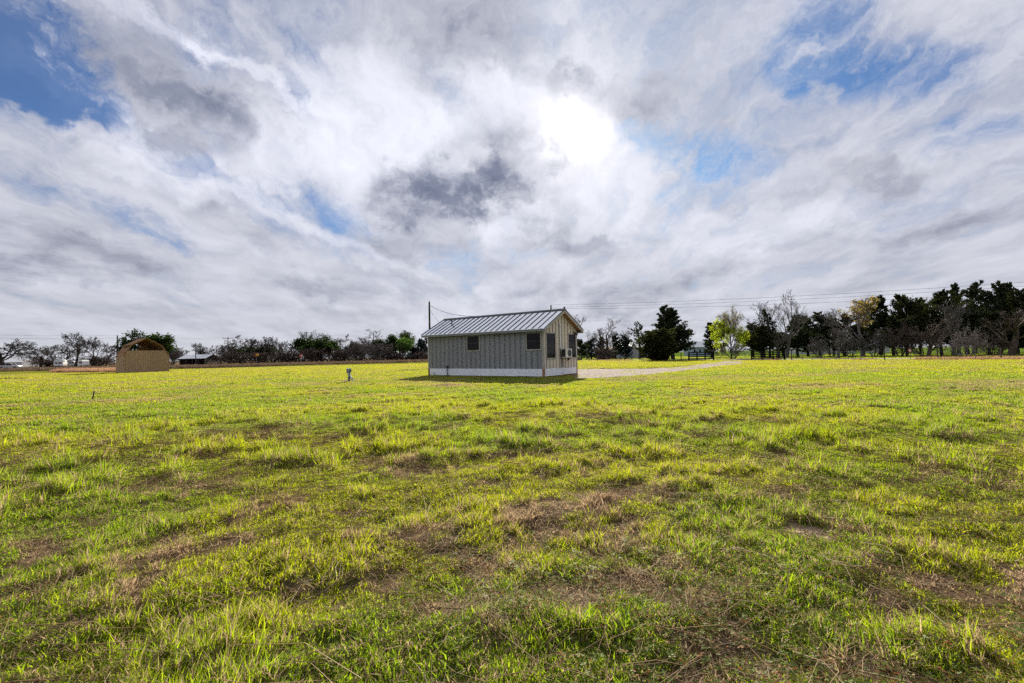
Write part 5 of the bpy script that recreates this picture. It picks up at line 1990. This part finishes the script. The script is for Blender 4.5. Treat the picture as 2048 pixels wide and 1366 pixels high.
def tall_dry():
    ms = [clump(700 + j, 40, .28, .45, .95, .022, M['pinkgrass'], .35) for j in range(5)]
    A, B = ground(100, 745.5)[:2], ground(236, 745.0)[:2]
    t = RS.random_sample(900)
    w = RS.uniform(0, 1, 900)
    p = A + (B - A) * t[:, None] + np.array([0, 1.0]) * (w * 7)[:, None]
    ok = ~in_poly(p[:, 0], p[:, 1], SHED_POLY)
    p = p[ok]
    n = len(p)
    s = RS.uniform(.7, 1.15, n)
    scatter('bluestem', ms, np.stack([p[:, 0], p[:, 1], np.zeros(n) - .02], 1), RS.uniform(0, 6.28, n), RS.normal(0, .06, (n, 2)), np.stack([s * 1.2, s * 1.2, s], 1),
            RS.randint(0, 5, n), np.zeros(n), RS.random_sample(n), 'tall pinkish dry grass growing left of the tan shed', 'grass')
    ms = [clump(720 + j, 46, .5, .35, .8, .05, M['dullgrass'], .4) for j in range(5)]
    # strip along the far edge of the lawn
    an = RS.uniform(math.radians(-72), math.radians(8), 6000)
    ex = np.array([q[0] for q in LAWN_EDGE])
    ey = np.array([q[1] for q in LAWN_EDGE])
    er = np.interp(an, np.arctan2(ex, ey), np.hypot(ex, ey)) + RS.uniform(.5, 26, len(an)) ** 1.0
    x, y = er * np.sin(an), er * np.cos(an)
    n = len(x)
    s = RS.uniform(.7, 1.3, n)
    scatter('field_grass', ms, np.stack([x, y, np.zeros(n) - .02], 1), RS.uniform(0, 6.28, n), RS.normal(0, .05, (n, 2)), np.stack([s * 1.4, s * 1.4, s], 1),
            RS.randint(0, 5, n), np.zeros(n), RS.random_sample(n), 'dull brown uncut grass along the far left edge of the lawn', 'grass')
    # dry verge along the wire fence
    t = RS.uniform(-2, 130, 2600)
    o = RS.normal(.6, .9, 2600)
    x, y = FL0[0] + FLD[0] * t + LANE_N[0] * o, FL0[1] + FLD[1] * t + LANE_N[1] * o
    px = (x / y) * F_PX + CX
    ok = ~((px > 1446) & (px < 1490)) & (fbm(x * .3, y * .3, 9, 2) + .25 * (px > 1830) > .5)
    x, y, px = x[ok], y[ok], px[ok]
    n = len(x)
    s = RS.uniform(.25, .55, n) * (1 + .5 * (px > 1830))
    ms = [clump(740 + j, 40, .4, .35, .8, .03, M['pinkgrass'], .5) for j in range(4)]
    scatter('verge_grass', ms, np.stack([x, y, np.zeros(n) - .02], 1), RS.uniform(0, 6.28, n), RS.normal(0, .1, (n, 2)), np.stack([s * 1.3, s * 1.3, s], 1),
            RS.randint(0, 4, n), np.zeros(n), RS.random_sample(n) * .5, 'dry tan grass along the foot of the wire fence', 'grass')
    # turf beyond the lane
    x = RS.uniform(10, 150, 16000)
    y = RS.uniform(20, 160, 16000)
    ls = lane_side(x, y)
    ok = (ls > LANE_B + .5) & (ls < 60) & (np.abs(np.arctan2(x, y)) < math.radians(56))
    x, y = x[ok], y[ok]
    n = len(x)
    s = RS.uniform(.8, 1.3, n)
    ms = [clump(760 + j, 34, .5, .06, .12, .04, M['blade'], .8) for j in range(4)]
    scatter('lawn_grass', ms, np.stack([x, y, np.zeros(n) - .03], 1), RS.uniform(0, 6.28, n), RS.normal(0, .1, (n, 2)), np.stack([s, s, s], 1),
            RS.randint(0, 4, n), RS.uniform(0, .3, n), RS.uniform(.2, .8, n), 'green lawn grass under the trees beyond the lane', 'grass')


tall_dry()


# ------------------------------------------------------------------ the mass of far undergrowth behind the single trees
def wood(name, pxa, pxb, dist, top, depth, n, size, m, label, seed, low=0.0):
    rng = np.random.RandomState(seed)
    px = rng.uniform(pxa, pxb, n)
    dd = dist + rng.uniform(0, depth, n)
    prof = fbm(px * .045, px * 0 + seed, seed, 4)
    v = low + (1 - low) * rng.uniform(0, 1, n) ** 1.15
    mb = MB()
    rr = random.Random(seed)
    for i in range(n):
        p = at(px[i], dd[i])
        p[2] = max(.1, height(px[i], top + 26 * (.5 - prof[i]), dist) * v[i])
        leaf(mb, p, rvec(rr), size * rr.uniform(.6, 1.5), size * rr.uniform(.3, .7), rr)
    o = mb.build(name, m)
    tag(o, label, 'wood', kind='stuff')


M['far_twig'] = leaf_mat('far_twig_mass', (0.040, 0.034, 0.034), (0.02, 0.018, 0.016), .5, .2)
M['far_dark'] = leaf_mat('far_evergreen_mass', (0.042, 0.042, 0.032), (0.02, 0.025, 0.012), .5, .3)
wood('thicket_mass', 440, 872, 210, 690, 14, 8500, .95, M['far_twig'], 'dark twiggy mass of wood behind the thicket left of the cabin', 3)
wood('oak_undergrowth', 60, 232, 225, 714, 10, 1600, .8, M['far_twig'], 'low dark undergrowth behind the left skyline oaks', 5)
wood('cedar_mass', 1490, 1606, 112, 662, 8, 3000, .5, M['far_dark'], 'dark evergreen mass behind the longer black fence', 7, .45)
wood('cedar_wood', 1775, 2110, 100, 628, 10, 9000, .5, M['far_dark'], 'dark evergreen mass deep behind the right hand trees', 8, .28)
wood('lane_wood', 1150, 1300, 135, 684, 8, 2200, .6, M['far_dark'], 'dark mass of far trees right of the cabin', 9)
